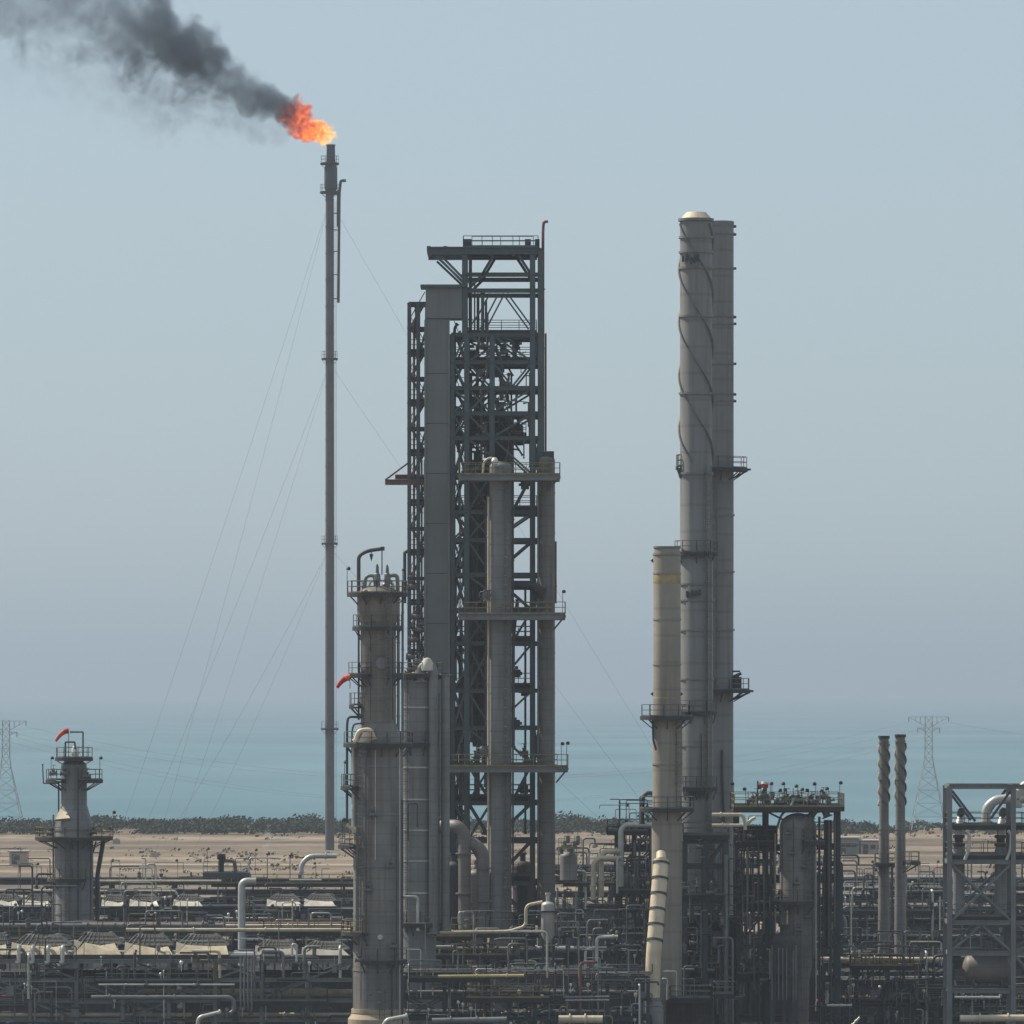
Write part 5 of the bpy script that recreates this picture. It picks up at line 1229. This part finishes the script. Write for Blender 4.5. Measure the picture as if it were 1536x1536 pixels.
b.add([P(83, 1229, Y - 1.9), P(105, 1227, Y - 2.3), P(98, 1215, Y - 1.1), P(90, 1213, Y - .8), P(83, 1232, Y - 1.3), P(105, 1231, Y - 1.5)], [(0, 1, 2, 3), (0, 4, 5, 1), (0, 3, 4), (1, 5, 2)]); b.build('deflector_plate', 'sheet_tan', t)
for px, z_, h in ((77, 1170, 2.1), (150, 1170, 2.1), (170, 1256, 2.4)): floodlight(t, PX(px, Y), Y - .3, PZ(z_, Y), h)
for px, py in ((80, 1160), (131, 1165), (140, 1248), (76, 1250), (96, 1160)): valve(t, P(px, py, Y - 1.6), (1, 0, 0), .2)
ladder(t, PX(104, Y), Y - rl - .3, PZ(1410, Y), PZ(1256, Y)); b = MB()
b.bar(P(144, 1262, Y - .6), P(140, 1278, Y - .6), .16); b.build('bracket', 'steel', t)
windsock('red and white windsock on top of the small left column', 103, 1096, Y - .6, -1, 2.7, ('sock_red', 'sock_orange', 'sock_orange'), 1.35)

# ================================================================== pipe racks with their pipes
PIPE_MATS = [('pipe_dark', 'dark', 44), ('pipe_grey', 'grey', 30), ('pipe_silver', 'silver', 12), ('pipe_cream', 'cream', 8), ('pipe_rust', 'rusty', 6)]
def pick(rg, mats=PIPE_MATS):
    k = rg.uniform(0, sum(m_[2] for m_ in mats))
    for m_ in mats:
        k -= m_[2]
        if k <= 0: return m_
    return mats[-1]
TIER = ['top', 'second', 'third', 'fourth', 'fifth', 'lowest']
def rack(short, label, px0, px1, Y, dep, tiers, bay, npipes, seed, brace='--X-', risers=8, steel='steel', decks=(), lamps=3, valves=6, top=None, mcol=None):
    rg = random.Random(seed); s = S(Y)
    root = thing('pipe_rack', label, 'pipe rack', (PX((px0 + px1) / 2, Y), Y + dep / 2, 0), 'pipe racks of the plant')
    n = max(1, round((px1 - px0) / bay)); xs = [PX(px0 + (px1 - px0) * k / n, Y) for k in range(n + 1)]
    zt = sorted([PZ(p, Y) for p in tiers])
    steel_frame(root, xs, [Y, Y + dep], [0] + zt, .34, .36, brace, mcol or steel, steel, .16)
    x0, x1 = xs[0], xs[-1]
    for ti, z in enumerate(sorted(zt, reverse=True)):
        nm = TIER[ti] if ti < len(zt) - 1 else ('lowest' if len(zt) > 1 else 'only')
        k = npipes[ti] if isinstance(npipes, (list, tuple)) else npipes
        for i in range(k):
            m_, mn, _ = pick(rg); r = rg.choice((.07, .09, .12, .16, .2, .28)) * (1 if i else 1)
            yy = Y + .5 + (dep - 1.0) * (i + .5) / k
            a0, a1 = sorted((rg.uniform(x0 - .5, x0 + (x1 - x0) * .55), rg.uniform(x0 + (x1 - x0) * .45, x1 + .5)))
            if rg.random() < .45: a0 = x0 - .4
            if rg.random() < .45: a1 = x1 + .4
            if a1 - a0 < 4: a1 = a0 + 4
            zz = z + .2 + r; pts = [(a0, yy, zz), (a1, yy, zz)]
            if rg.random() < .5: pts = [(a0, yy, zz - rg.choice((1.2, 2.2, -1.0)))] + pts
            if rg.random() < .5: pts = pts + [(a1, yy, zz - rg.choice((1.3, 2.4, -.9)))]
            seg = 1 if len(pts) == 4 or (len(pts) == 3 and abs(pts[0][2] - pts[1][2]) > .1) else 0
            vv = [(seg, rg.uniform(.15, .85))] if (i < 2 and rg.random() < .55) else []
            size = 'thin' if r < .1 else ('medium' if r < .18 else 'thick')
            pipe(f'{size} {mn} pipe, {ORD[i]} from the front, {nm} tier of the {short}', pts, r, m_, None, f'pipes on the {short}', [(seg, rg.uniform(.1, .9)) for _ in range(2)], vv, n=8, wheel='valve_red' if rg.random() < .2 else 'valve_body')
    for i in range(risers):
        m_, mn, _ = pick(rg); r = rg.choice((.06, .08, .1, .14)); x = x0 + (x1 - x0) * (i + rg.uniform(.2, .8)) / risers; yy = Y - .25 - rg.uniform(0, .5)
        za = rg.choice([0] + zt[:-1]); zb = rg.choice([z for z in zt if z > za + .5]) + rg.uniform(.3, 1.4); d = rg.choice((-1, 1)) * rg.uniform(.8, 3)
        pts = [(x, yy, za + .2), (x, yy, zb), (x + d, yy, zb)] if rg.random() < .6 else [(x, yy, za + .2), (x, yy, zb), (x, yy + 1.5, zb)]
        pipe(f'{mn} riser pipe, {ORD[i]} from the left before the {short}', pts, r, m_, None, f'risers of the {short}', [(0, .3)], [(0, rg.uniform(.3, .7))] if rg.random() < .6 else [], n=8, name='riser_pipe')
    for i in range(lamps): x = x0 + (x1 - x0) * rg.uniform(.05, .95); floodlight(root, x, Y + .2, zt[-1] + .2, rg.uniform(1.6, 2.6), rg.choice((-.12, .12)))
    for i in range(valves):
        x = x0 + (x1 - x0) * rg.uniform(.02, .98); z = rg.choice(zt) + rg.uniform(.3, .9); valve(root, (x, Y - .3, z), rg.choice(((1, 0, 0), (0, 0, 1))), rg.uniform(.1, .2), 'valve_red' if rg.random() < .3 else 'valve_body')
    for i in range(80):           # thin impulse tubing on the rack front, silver elbows added as sun sparkle
        x = x0 + (x1 - x0) * rg.uniform(.01, .99); za = rg.choice([zt[0] - 2.2] + zt); h = rg.uniform(.5, 2.6) if i % 3 else rg.uniform(2, 5); d = rg.uniform(.3, 3.6) * rg.choice((-1, 1)); r = rg.choice((.03, .04, .05, .07, .1)); yy = Y - rg.uniform(.1, .7)
        b = MB(); b.tube(fillet([(x, yy, za), (x, yy, za + h), (x + d, yy, za + h), (x + d, yy, za + h - rg.uniform(.2, 1.2))][:rg.choice((3, 4))], r * 4, 4), r, 7)
        b.build('tubing', rg.choice(('pipe_silver', 'pipe_grey', 'pipe_dark', 'railing_grey', 'pipe_dark', 'valve_body', 'steel', 'railing_yellow' if rg.random() < .5 else 'pipe_grey')), root)
    for k in range(16):           # small pale caps added to stand in for sun glints
        x = x0 + (x1 - x0) * rg.uniform(.01, .99); z = rg.choice(zt) + rg.uniform(-1.2, 1.0); yy = Y - rg.uniform(.3, .8); b = MB(); q_ = rg.uniform(.09, .2)
        b.tube([(x, yy, z), (x, yy, z + q_), (x, yy, z + q_ * 1.8), (x, yy, z + q_ * 2.1)], [q_ * .5, q_, q_ * .9, q_ * .3], 9); b.tube([(x, yy, z - .6), (x, yy, z)], .03, 6); b.build('glint_cap', rg.choice(('white_metal', 'pipe_silver', 'pipe_cream')), root)
    for k in range(risers):       # junction boxes and instrument cabinets hung on the posts
        x = x0 + (x1 - x0) * rg.uniform(.02, .98); z = rg.choice(zt) - rg.uniform(.6, 1.6)
        b = MB(); w_, h_ = rg.uniform(.35, .9), rg.uniform(.4, 1.1); b.box(x, Y - .28, z, w_, .3, h_); b.box(x, Y - .45, z, w_ * .8, .04, h_ * .8); b.tube([(x, Y - .28, z + h_ / 2), (x, Y - .28, z + h_ / 2 + .7)], .035, 6); b.build('junction_box', rg.choice(('valve_body', 'steel_lit', 'vessel_grey', 'vessel_dark')), root)
    for (f0, f1, ti, rl_) in decks:
        box_platform(root, x0 + (x1 - x0) * f0, x0 + (x1 - x0) * f1, Y - 1.1, Y - .15, sorted(zt, reverse=True)[ti], rl_)
    return root, xs, zt

rack('tan cooler rack', 'left front rack under the tan fan coolers, at the bottom left', -24, 531, 600, 7, (1442, 1470, 1501, 1530), 69, (4, 5, 6, 4), 11, '\\-X-/--X-', 13, 'steel_lit', ((.30, .62, 1, 'railing_grey'), (.64, .93, 2, 'railing_grey')), 2, 9)
rack('rack behind the tan coolers', 'left second rack, behind the tan fan coolers and in front of the small column', -24, 535, 650, 6, (1397, 1418, 1440), 93, (5, 5, 4), 12, '-X--', 9, 'steel', ((.75, .98, 0, 'railing_yellow'),), 3, 6)
rack('pale cooler rack', 'left third rack carrying the pale fan coolers behind the small column', -24, 540, 716, 6, (1368, 1384, 1402, 1425), 94, (3, 5, 5, 3), 13, '-\\-/', 8, 'steel', ((.1, .3, 1, 'railing_grey'),), 3, 6)
rack('far rack before the flare', 'farthest rack, with long level pipes against the sand before the flare stack', -24, 545, 806, 6, (1325, 1340, 1356, 1372), 95, (5, 4, 4, 3), 14, '----X', 12, 'steel', ((.6, .98, 0, 'railing_yellow'),), 5, 12)
rack('yellow pipe rack', 'middle front rack along the bottom edge between the brown column and the flue duct', 606, 972, 597, 6, (1466, 1496, 1528), 61, (4, 5, 5), 15, '-X--/', 12, 'steel', ((.25, .60, 1, 'railing_yellow'), (.02, .34, 0, 'railing_grey')), 2, 10)
rack('rack below the derrick', 'middle second rack with yellow railings in front of the derrick foot', 604, 975, 622, 5, (1404, 1432, 1462), 62, (4, 5, 4), 16, '---\\-', 12, 'steel', ((0, .28, 0, 'railing_yellow'), (.12, .45, 1, 'railing_yellow')), 1, 10)
rack('rack behind the derrick', 'middle far rack seen between the derrick and the chimneys', 826, 1010, 770, 6, (1306, 1324, 1344, 1366, 1392), 46, (4, 4, 4, 4, 3), 17, '-X--\\', 12, 'steel', ((.1, .6, 1, 'railing_yellow'),), 4, 10)
rack('heater rack', 'tall rack crowded with pipes just left of the shorter chimney', 926, 978, 640, 7, (1246, 1275, 1305, 1335, 1366, 1400, 1436), 26, 2, 18, '-X-\\-/', 9, 'steel', ((-.3, .9, 0, 'railing_grey'), (0, 1, 3, 'railing_grey')), 2, 12)
rack('rack behind the heater', 'dark rack in the shade behind the heater frame and the domed vessel', 1010, 1262, 690, 7, (1296, 1322, 1350, 1380, 1412, 1445), 50, 3, 19, '-X\\--/', 12, 'steel', ((.1, .5, 0, 'railing_grey'),), 1, 12)
rack('rack below the thin stacks', 'right front rack at the bottom between the domed vessel and the right frame', 1236, 1428, 636, 6, (1448, 1478, 1508), 48, (4, 5, 4), 20, '-X--/', 12, 'steel', ((.2, .7, 0, 'railing_yellow'),), 2, 10)
rack('rack behind the thin stacks', 'right second rack running behind the twin thin stacks', 1236, 1560, 725, 7, (1346, 1366, 1388, 1412, 1436), 54, (4, 4, 4, 4, 3), 21, '-\\--', 13, 'steel', ((.05, .5, 1, 'railing_grey'), (.36, .52, 3, 'railing_yellow')), 3, 12)
rack('far rack beyond the stacks', 'farthest right rack of level pipes against the sand', 1255, 1570, 812, 5, (1322, 1334, 1352), 79, (4, 4, 3), 22, '---', 8, 'steel', (), 3, 6)
rack('rack below the drum', 'small rack under the drum inside the right edge frame', 1428, 1570, 612, 5, (1502, 1530), 47, (4, 4), 23, '--', 7, 'steel', (), 0, 8)

# ================================================================== fan coolers
def cooler(label, px0, px1, pyb, Y, m, grp, seed, hoodh=1.25):
    rg = random.Random(seed); s = S(Y); x0, x1 = PX(px0, Y) + .12, PX(px1, Y) - .12; z = PZ(pyb, Y) + .5; cx = (x0 + x1) / 2; w_ = x1 - x0
    root = thing('fan_cooler', label, 'air cooler', (cx, Y + 3, z), grp)
    b = MB(); h_ = (.95 if 'tan' in label else .62) * rg.uniform(.85, 1.1); q1, q2, q3, q4 = rg.uniform(.04, .16), rg.uniform(.05, .25), rg.uniform(.02, .2), rg.uniform(.08, .24)       # sloping apron sheet with folded corners
    A = [(x0, Y - .25, z), (x1, Y - .25, z), (x1 - w_ * q1, Y + .85, z + h_ * rg.uniform(.8, 1)), (cx + w_ * q2, Y + .85, z + h_ * rg.uniform(.62, .85)), (cx - w_ * q3, Y + .85, z + h_ * rg.uniform(.75, 1)), (x0 + w_ * q4, Y + .85, z + h_)]
    b.add(A + [(v_[0], v_[1] + .06, v_[2] - .06) for v_ in A], [(0, 1, 2, 3, 4, 5), (11, 10, 9, 8, 7, 6)] + [(i, i + 6, (i + 1) % 6 + 6, (i + 1) % 6) for i in range(6)])
    b.add([(x0 + .02, Y - .22, z + .02), (x0 + w_ * .17, Y + .8, z + h_), (x0 + .04, Y + .9, z + h_ * 1.3)], [(0, 1, 2)]); b.build('apron', m, root)
    b = MB(); zb = z + h_ * .9; hx = .48 * w_
    B = [(cx - hx, Y + .9, zb), (cx + hx, Y + .9, zb), (cx + hx, Y + 5.4, zb), (cx - hx, Y + 5.4, zb)]; hoodh *= .78; T = [(cx - hx * .55, Y + 2.0, zb + hoodh), (cx + hx * .55, Y + 2.0, zb + hoodh), (cx + hx * .55, Y + 4.3, zb + hoodh), (cx - hx * .55, Y + 4.3, zb + hoodh)]
    b.add(B + T, [(0, 1, 5, 4), (1, 2, 6, 5), (2, 3, 7, 6), (3, 0, 4, 7), (4, 5, 6, 7)]); b.build('hood', 'hood_dark', root)
    b = MB()
    for k in range(9):
        u = k / 8; p = Vector(B[0]).lerp(B[1], u); q = Vector(T[0]).lerp(T[1], u); b.bar(p + Vector((0, -.03, .02)), q + Vector((0, -.03, .02)), .05)
    for u in (.33, .66):
        p = Vector(B[0]).lerp(T[0], u); q = Vector(B[1]).lerp(T[1], u); b.bar(p + Vector((0, -.04, .03)), q + Vector((0, -.04, .03)), .05)
    b.build('hood_rib', 'railing_grey', root)
    b = MB(); b.box(cx, Y + 2.6, z - .28, w_ + .1, 5.6, .42); b.ibeam((x0, Y - .32, z - .3), (x1, Y - .32, z - .3), .14, .5); b.build('bundle_frame', 'steel', root)
    b = MB(); yc = Y + 3.1; b.lathe([(hx * .4, zb + hoodh), (hx * .42, zb + hoodh + .25), (hx * .38, zb + hoodh + .25)], cx, yc, 18); b.build('fan_ring', 'steel', root)
edges = [-22, 14, 108, 184, 261, 345]
side = ['at the left frame edge', 'under the small column, left of it', 'just right of the small column foot', 'middle one left of the brown column', 'last tan one before the tall silver gooseneck']
rgc = random.Random(4)
for k in range(5): cooler(f'tan fan cooler on the front rack, {side[k]}', edges[k], edges[k + 1], 1440, 601, 'sheet_tan', 'tan fan coolers on the front rack', k)
for px0, px1, lab in ((380, 448, 'dusty brown fan cooler on the front rack, right of the tall silver gooseneck'), (450, 526, 'dusty brown fan cooler on the front rack, touching the thick brown column')): cooler(lab, px0, px1, 1441, 601.5, 'concrete', 'brown fan coolers on the front rack', px0, .9)
k = 0
for px0, px1, lab in ((-10, 30, 'at the left frame edge'), (31, 78, 'just left of the small column'), (150, 190, 'first right of the small column'), (192, 240, 'second right of the small column'), (258, 306, 'third right of the small column'), (398, 452, 'right of the tall silver gooseneck'), (454, 505, 'nearest the thick brown column')):
    cooler(f'pale fan cooler on the third rack, {lab}', px0, px1, 1366, 717, 'sheet_pale', 'pale fan coolers on the third rack', px0 + 50, .9)
for i, px in enumerate((28, 49, 72, 94)):
    pipe(f'short silver hooped vent pipe in front of the tan coolers, {ORD[i]} from the left', [P(px - 5, 1444, 599.4), P(px, 1444, 599.4), P(px, 1420, 599.4), P(px + 2, 1420, 601.5)], 3.0 * .06, 'pipe_silver', .4, 'hooped vent pipes before the tan coolers', n=12, name='vent_pipe')

# ================================================================== made up dark walls, added so gaps between the racks read as shade
def backdrop(label, px0, px1, pyt, Y, dep, m):
    x0, x1 = PX(px0, Y), PX(px1, Y); z1 = PZ(pyt, Y); root = thing('dark_backdrop', label, 'backdrop', ((x0 + x1) / 2, Y + dep / 2, 0))
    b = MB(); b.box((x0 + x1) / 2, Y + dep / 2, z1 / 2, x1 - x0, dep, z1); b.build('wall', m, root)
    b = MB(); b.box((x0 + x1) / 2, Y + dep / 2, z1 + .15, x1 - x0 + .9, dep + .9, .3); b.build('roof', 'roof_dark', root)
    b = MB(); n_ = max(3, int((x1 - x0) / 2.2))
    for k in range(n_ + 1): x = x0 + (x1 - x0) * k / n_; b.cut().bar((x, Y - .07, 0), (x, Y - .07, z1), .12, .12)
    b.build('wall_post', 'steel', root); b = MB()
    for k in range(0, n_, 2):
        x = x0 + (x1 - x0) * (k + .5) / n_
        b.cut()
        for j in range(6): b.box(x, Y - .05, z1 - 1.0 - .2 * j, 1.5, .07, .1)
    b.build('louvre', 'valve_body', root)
mat('roof_dark', (.045, .045, .045), .9, 0, .2, .4, spec=.05); mat('backdrop_dark', (.035, .04, .048), .7, 0, .25, .3, RUST, .3)
for lab, a_, c_, p_, Y, m in (('long dark shelter at ground level under the left racks', -30, 260, 1462, 676, 'backdrop_dark'), ('dark shelter at ground level left of the thick brown column', 275, 548, 1470, 680, 'backdrop_dark'),
                              ('dark shelter at ground level behind the middle racks', 600, 905, 1432, 668, 'backdrop_dark'), ('dark shelter behind the heater rack', 915, 1030, 1420, 672, 'backdrop_dark'),
                              ('long dark shelter behind the domed vessel foot', 1040, 1250, 1405, 704, 'backdrop_dark'), ('dark shelter at ground level right of the domed vessel', 1255, 1420, 1462, 668, 'backdrop_dark'), ('dark shelter behind the right edge frame', 1424, 1580, 1440, 660, 'backdrop_dark'),
                              ('far long dark shelter behind the left racks', -30, 330, 1352, 850, 'backdrop_dark'), ('far dark shelter left of the derrick', 345, 640, 1346, 854, 'backdrop_dark'), ('far dark shelter between derrick and chimneys', 820, 1020, 1362, 848, 'backdrop_dark'), ('far dark shelter behind the right racks', 1225, 1580, 1372, 850, 'backdrop_dark')):
    backdrop(lab, a_, c_, p_, Y, 7, m)

# ================================================================== named single pipes
def pp(lab, pts, r, Y, m, **kw): return pipe(lab, [P(a_, b_, Y) if not isinstance(a_, Vector) else a_ for a_, b_ in pts], r * S(Y), m, **kw)
pp('long cream pipe crossing level above the tan fan coolers', [(189, 1395), (526, 1395)], 3.0, 624, 'pipe_cream', flanges=((0, .3), (0, .62)), valves=())
pp('tall silver gooseneck pipe standing among the left racks', [(384, 1322), (362.5, 1322), (362.5, 1450)], 5.6, 640, 'pipe_silver', bend=.9, n=18)
pp('long cream pipe on top of the far rack before the flare, upper of two', [(149, 1321.5), (332, 1321.5)], 1.9, 800, 'pipe_cream', flanges=((0, .5),)); pp('long cream pipe in front of the far rack before the flare, lower of two', [(150, 1336.5), (263, 1336.5), (266, 1342)], 1.7, 799, 'pipe_cream')
pp('pale pipe at the left frame edge on the far rack before the flare', [(-20, 1336), (80, 1336)], 1.9, 799.5, 'pipe_cream'); pp('silver pipe on the far rack before the flare near the brown column', [(434, 1320), (482, 1320)], 1.6, 799.5, 'pipe_silver')
pp('silver grey pipe low before the tan cooler rack, bending down at its right end', [(137, 1496), (344, 1496), (351, 1501), (351, 1516), (346, 1520)], 3.4, 597, 'pipe_grey', flanges=((0, .13), (0, .6)))
pp('thin pale pipe level across the middle of the tan cooler rack', [(148, 1477), (352, 1477)], 1.4, 597, 'pipe_silver', flanges=((0, .2), (0, .7)), valves=((0, .35), (0, .73)))
for i in range(4): pp(f'slim grey riser in the cluster of four by the gooseneck, {ORD[i]} from the left', [(361 + i * 5.5, 1436), (361 + i * 5.5, 1515)], 1.3, 597.5, 'pipe_grey', group='slim riser cluster by the gooseneck', name='riser_pipe')
pp('pale bent pipe stub at the bottom edge left of the brown column', [(296, 1545), (298, 1526), (312, 1523), (332, 1518)], 3.2, 595, 'pipe_silver', flanges=((2, .9),))
pp('pale bent pipe stub at the bottom edge right of the brown column', [(572, 1545), (580, 1530), (592, 1528), (612, 1524)], 3.6, 584, 'pipe_silver', flanges=((2, .9),))
pp('cream pipe stepping up to the right in front of the derrick foot', [(642, 1399), (762, 1397.5), (789, 1389.5), (789, 1358), (814, 1353)], 2.6, 617, 'pipe_cream', flanges=((0, .3), (0, .6), (2, .1)))
pp('pale yellow level pipe over the yellow pipe rack', [(657, 1464.5), (786, 1463.5)], 2.3, 594.5, 'pipe_yellow', flanges=((0, .45), (0, .8)))
pp('grey pipe under the cream stepping pipe, bending down at its right end', [(742, 1410), (750, 1408), (790, 1408), (791, 1420), (791, 1470)], 1.6, 618, 'pipe_grey')
pp('silver hooked pipe right of the thick brown column', [(609, 1440), (622, 1421), (680, 1420)], 2.4, 615, 'pipe_silver', bend=.4); pp('grey pipe dropping from the hooked pipe right of the brown column', [(621, 1422), (621, 1505)], 2.2, 615, 'pipe_grey')
for lab, pts, r_, Y, m in (('silver inverted L pipe left of the flue duct', [(927, 1405), (897, 1406), (895, 1412), (895, 1474)], 2.7, 606, 'pipe_silver'), ('smaller silver inverted L pipe beside the larger one left of the flue duct', [(893, 1421), (880, 1424), (878, 1430), (878, 1470)], 2.0, 605, 'pipe_silver'),
                           ('thin grey inverted L pipe above the silver ones left of the flue duct', [(912, 1380), (884, 1380), (881, 1385), (881, 1418)], 1.3, 607, 'pipe_grey'), ('silver flanged stub at the foot of the inverted L pipe', [(893, 1478), (914, 1478)], 3.0, 604, 'pipe_silver'), ('short pale pipe left of the flue duct foot', [(919, 1463), (946, 1463)], 2.0, 602, 'pipe_silver'),
                           ('large tan pipe along the bottom edge left of the flue duct', [(838, 1529), (904, 1529)], 6.0, 590, 'pipe_cream'), ('grey pipe at the bottom edge right of the brown column', [(648, 1532), (760, 1530)], 5.0, 591, 'pipe_grey'), ('twin silver pipe over the yellow pipe rack, upper', [(846, 1496), (914, 1495)], 1.5, 594, 'pipe_grey'), ('twin silver pipe over the yellow pipe rack, lower', [(848, 1501), (914, 1500.5)], 1.5, 593.6, 'pipe_grey'),
                           ('grey pipe level left of the inverted L pipes', [(756, 1453), (842, 1453)], 1.6, 604, 'pipe_grey'), ('large gooseneck pipe feeding the shorter chimney, tallest left of it', [(978, 1238), (938, 1237), (931, 1245), (931, 1330)], 4.2, 634, 'pipe_silver'),
                           ('cream pipe stepping down left of the tall gooseneck', [(930, 1277), (908, 1277), (902, 1284), (902, 1345)], 4.0, 633, 'pipe_cream'), ('cream pipe bending down, leftmost by the shorter chimney', [(932, 1288), (899, 1287), (890, 1296), (890, 1350)], 4.0, 632, 'pipe_cream'),
                           ('grey riser between the stepping pipes and the heater rack', [(930, 1285), (926, 1290), (926, 1340)], 2.0, 631, 'pipe_silver'), ('pale loop pipe left of the thick brown column by the flare foot', [(452, 1312), (452, 1296), (464, 1284), (505, 1284)], 3.6, 780, 'pipe_silver'),
                           ('tan pipe along the bottom at the right edge', [(1440, 1528), (1560, 1527)], 5.5, 594, 'pipe_cream'), ('thin pale pipe above the tan pipe at the right edge', [(1432, 1496), (1500, 1496)], 1.8, 596, 'pipe_silver'), ('white level pipe low between the domed vessel and thin stacks', [(1240, 1508), (1278, 1508)], 1.8, 606, 'sheet_pale'), ('slanting silver pipe at the bottom right of the domed vessel', [(1276, 1541), (1290, 1526)], 2.0, 604, 'pipe_silver'),
                           ('dark riser with a pale tip beside the twin thin stacks', [(1338, 1300), (1338, 1420)], 2.0, 690, 'pipe_dark'), ('thin grey riser left of the right edge frame', [(1410, 1345), (1410, 1395)], 1.0, 640, 'pipe_silver'), ('thin grey riser right of the domed vessel', [(1277, 1345), (1277, 1440)], .9, 640, 'pipe_silver')):
    pp(lab, pts, r_, Y, m, flanges=((0, .25), (len(pts) - 2, .6)), n=14)
t = drum('silver_drum', 'silver grey upright pot drum right of the derrick foot', 822, 616, 10, 1358, 1415, 'pipe_silver', .8)
b = MB()
for px in (814, 830): b.cut().bar(P(px, 1408, 616), (PX(px, 616), 616, 0), .22)
b.build('leg', 'steel', t)
b = MB(); b.lathe([(.2, 0), (1.0, 0), (1.0, .14), (.2, .14)], PX(822, 616), 616, 24); b.v = [(v_[0], v_[1], v_[2] + PZ(1368, 616)) for v_ in b.v]; b.build('stiffener_ring', 'steel', t)
# well head and vents on the skyline of the far racks
Y = 802
t = thing('flare_knockout_skid', 'dark valve skid with a thick stem on the far rack before the flare', 'valve skid', P(332, 1312, Y))
b = MB(); b.box(PX(340, Y), Y, PZ(1313, Y), 5.6, 3, .7); b.build('base', 'steel', t); b = MB(); b.tube([P(332, 1312, Y), P(332, 1290, Y), P(332, 1288, Y), P(332, 1281, Y)], [.32, .32, .55, .5], 12); b.build('stem', 'lamp_body', t)
b = MB(); b.tube(fillet([P(334, 1291, Y), P(352, 1291, Y), P(354, 1312, Y)], .5), .2, 8); b.build('pipe', 'pipe_rust', t); rl = MB(); rail_line(rl, [P(305, 1309, Y), P(372, 1309, Y)], 1.3); rl.build('railing', 'railing_grey', t); floodlight(t, PX(311, Y), Y, PZ(1309, Y), 2.7); floodlight(t, PX(383, Y), Y, PZ(1312, Y), 2.8)
def lamp_pole(lab, px, py, Y):
    root = thing('lamp_pole', lab, 'lamp pole', (PX(px, Y), Y, PZ(1325, Y))); z = PZ(py, Y); b = MB(); b.tube([(PX(px, Y), Y, PZ(1325, Y)), (PX(px, Y), Y, z)], .06, 6); b.build('pole', 'valve_body', root)
    b = MB(); b.lathe([(0, z), (.22, z + .05), (.28, z + .25), (.1, z + .45), (0, z + .46)], PX(px, Y) + .1, Y, 10); b.build('lamp_head', 'lamp_body', root)
for px, py, lab in ((401, 1283, 'white lamp pole nearest the steam wisp behind the left racks'), (435, 1285, 'thin lamp pole left of the pale loop pipe by the flare foot'), (865, 1268, 'thin lamp pole on the far rack right of the derrick')): lamp_pole(lab, px, py, 808)
t = drum('tan_vessel', 'small pale vessel with valves right of the derrick on the far rack', 853, 768, 13, 1285, 1320, 'vessel_brown')
for k in range(6): valve(t, P(842 + k * 5, 1276 - (k % 3) * 8, 766.5), (0, 0, 1), .2)
b = MB(); rail_line(b, [P(838, 1272, 766), P(872, 1272, 766)], 1.1); b.box(PX(855, 766), 766.6, PZ(1273, 766), 2.8, 1.4, .12); b.build('platform', 'railing_yellow', t)

# faint steam wisp
m, nt, pv = vol_mat('steam_vapour'); M, curve, noise, smooth, vec = expr(nt); L = nt.links; N = nt.nodes
tc = N.new('ShaderNodeTexCoord'); L.new(M('MULTIPLY', smooth(noise(tc.outputs['Object'], .8, 4), .45, .7), .35), pv.inputs['Density']); pv.inputs['Color'].default_value = (.95, .95, .95, 1)
b = MB(); b.tube([P(399, 1303, 830), P(398, 1275, 830), P(401, 1252, 830), P(405, 1238, 830)], [.25, .45, .6, .25], 10)
tag(b.build('steam', 'steam_vapour'), 'faint white steam wisp rising behind the left racks', 'steam', kind='stuff'); MATS['steam_vapour'].cycles.volume_step_rate = .5

root = thing('walkway', 'narrow railed walkway running just behind the tan fan coolers', 'walkway', P(170, 1404, 607.5))
x0, x1, z = PX(-25, 607.5), PX(348, 607.5), PZ(1414, 607.5)
b = MB(); b.box((x0 + x1) / 2, 607.9, z, x1 - x0, .8, .1); b.build('deck', 'grating', root)
b = MB(); rail_line(b, [(x0, 607.55, z), (x1, 607.55, z)], 1.05, False, .025, 1.6); b.build('railing', 'railing_yellow', root)
scene.render.engine = 'CYCLES'
cy = scene.cycles
cy.use_denoising = True
cy.max_bounces = 6; cy.diffuse_bounces = 3; cy.glossy_bounces = 2; cy.volume_bounces = 1; cy.transparent_max_bounces = 8
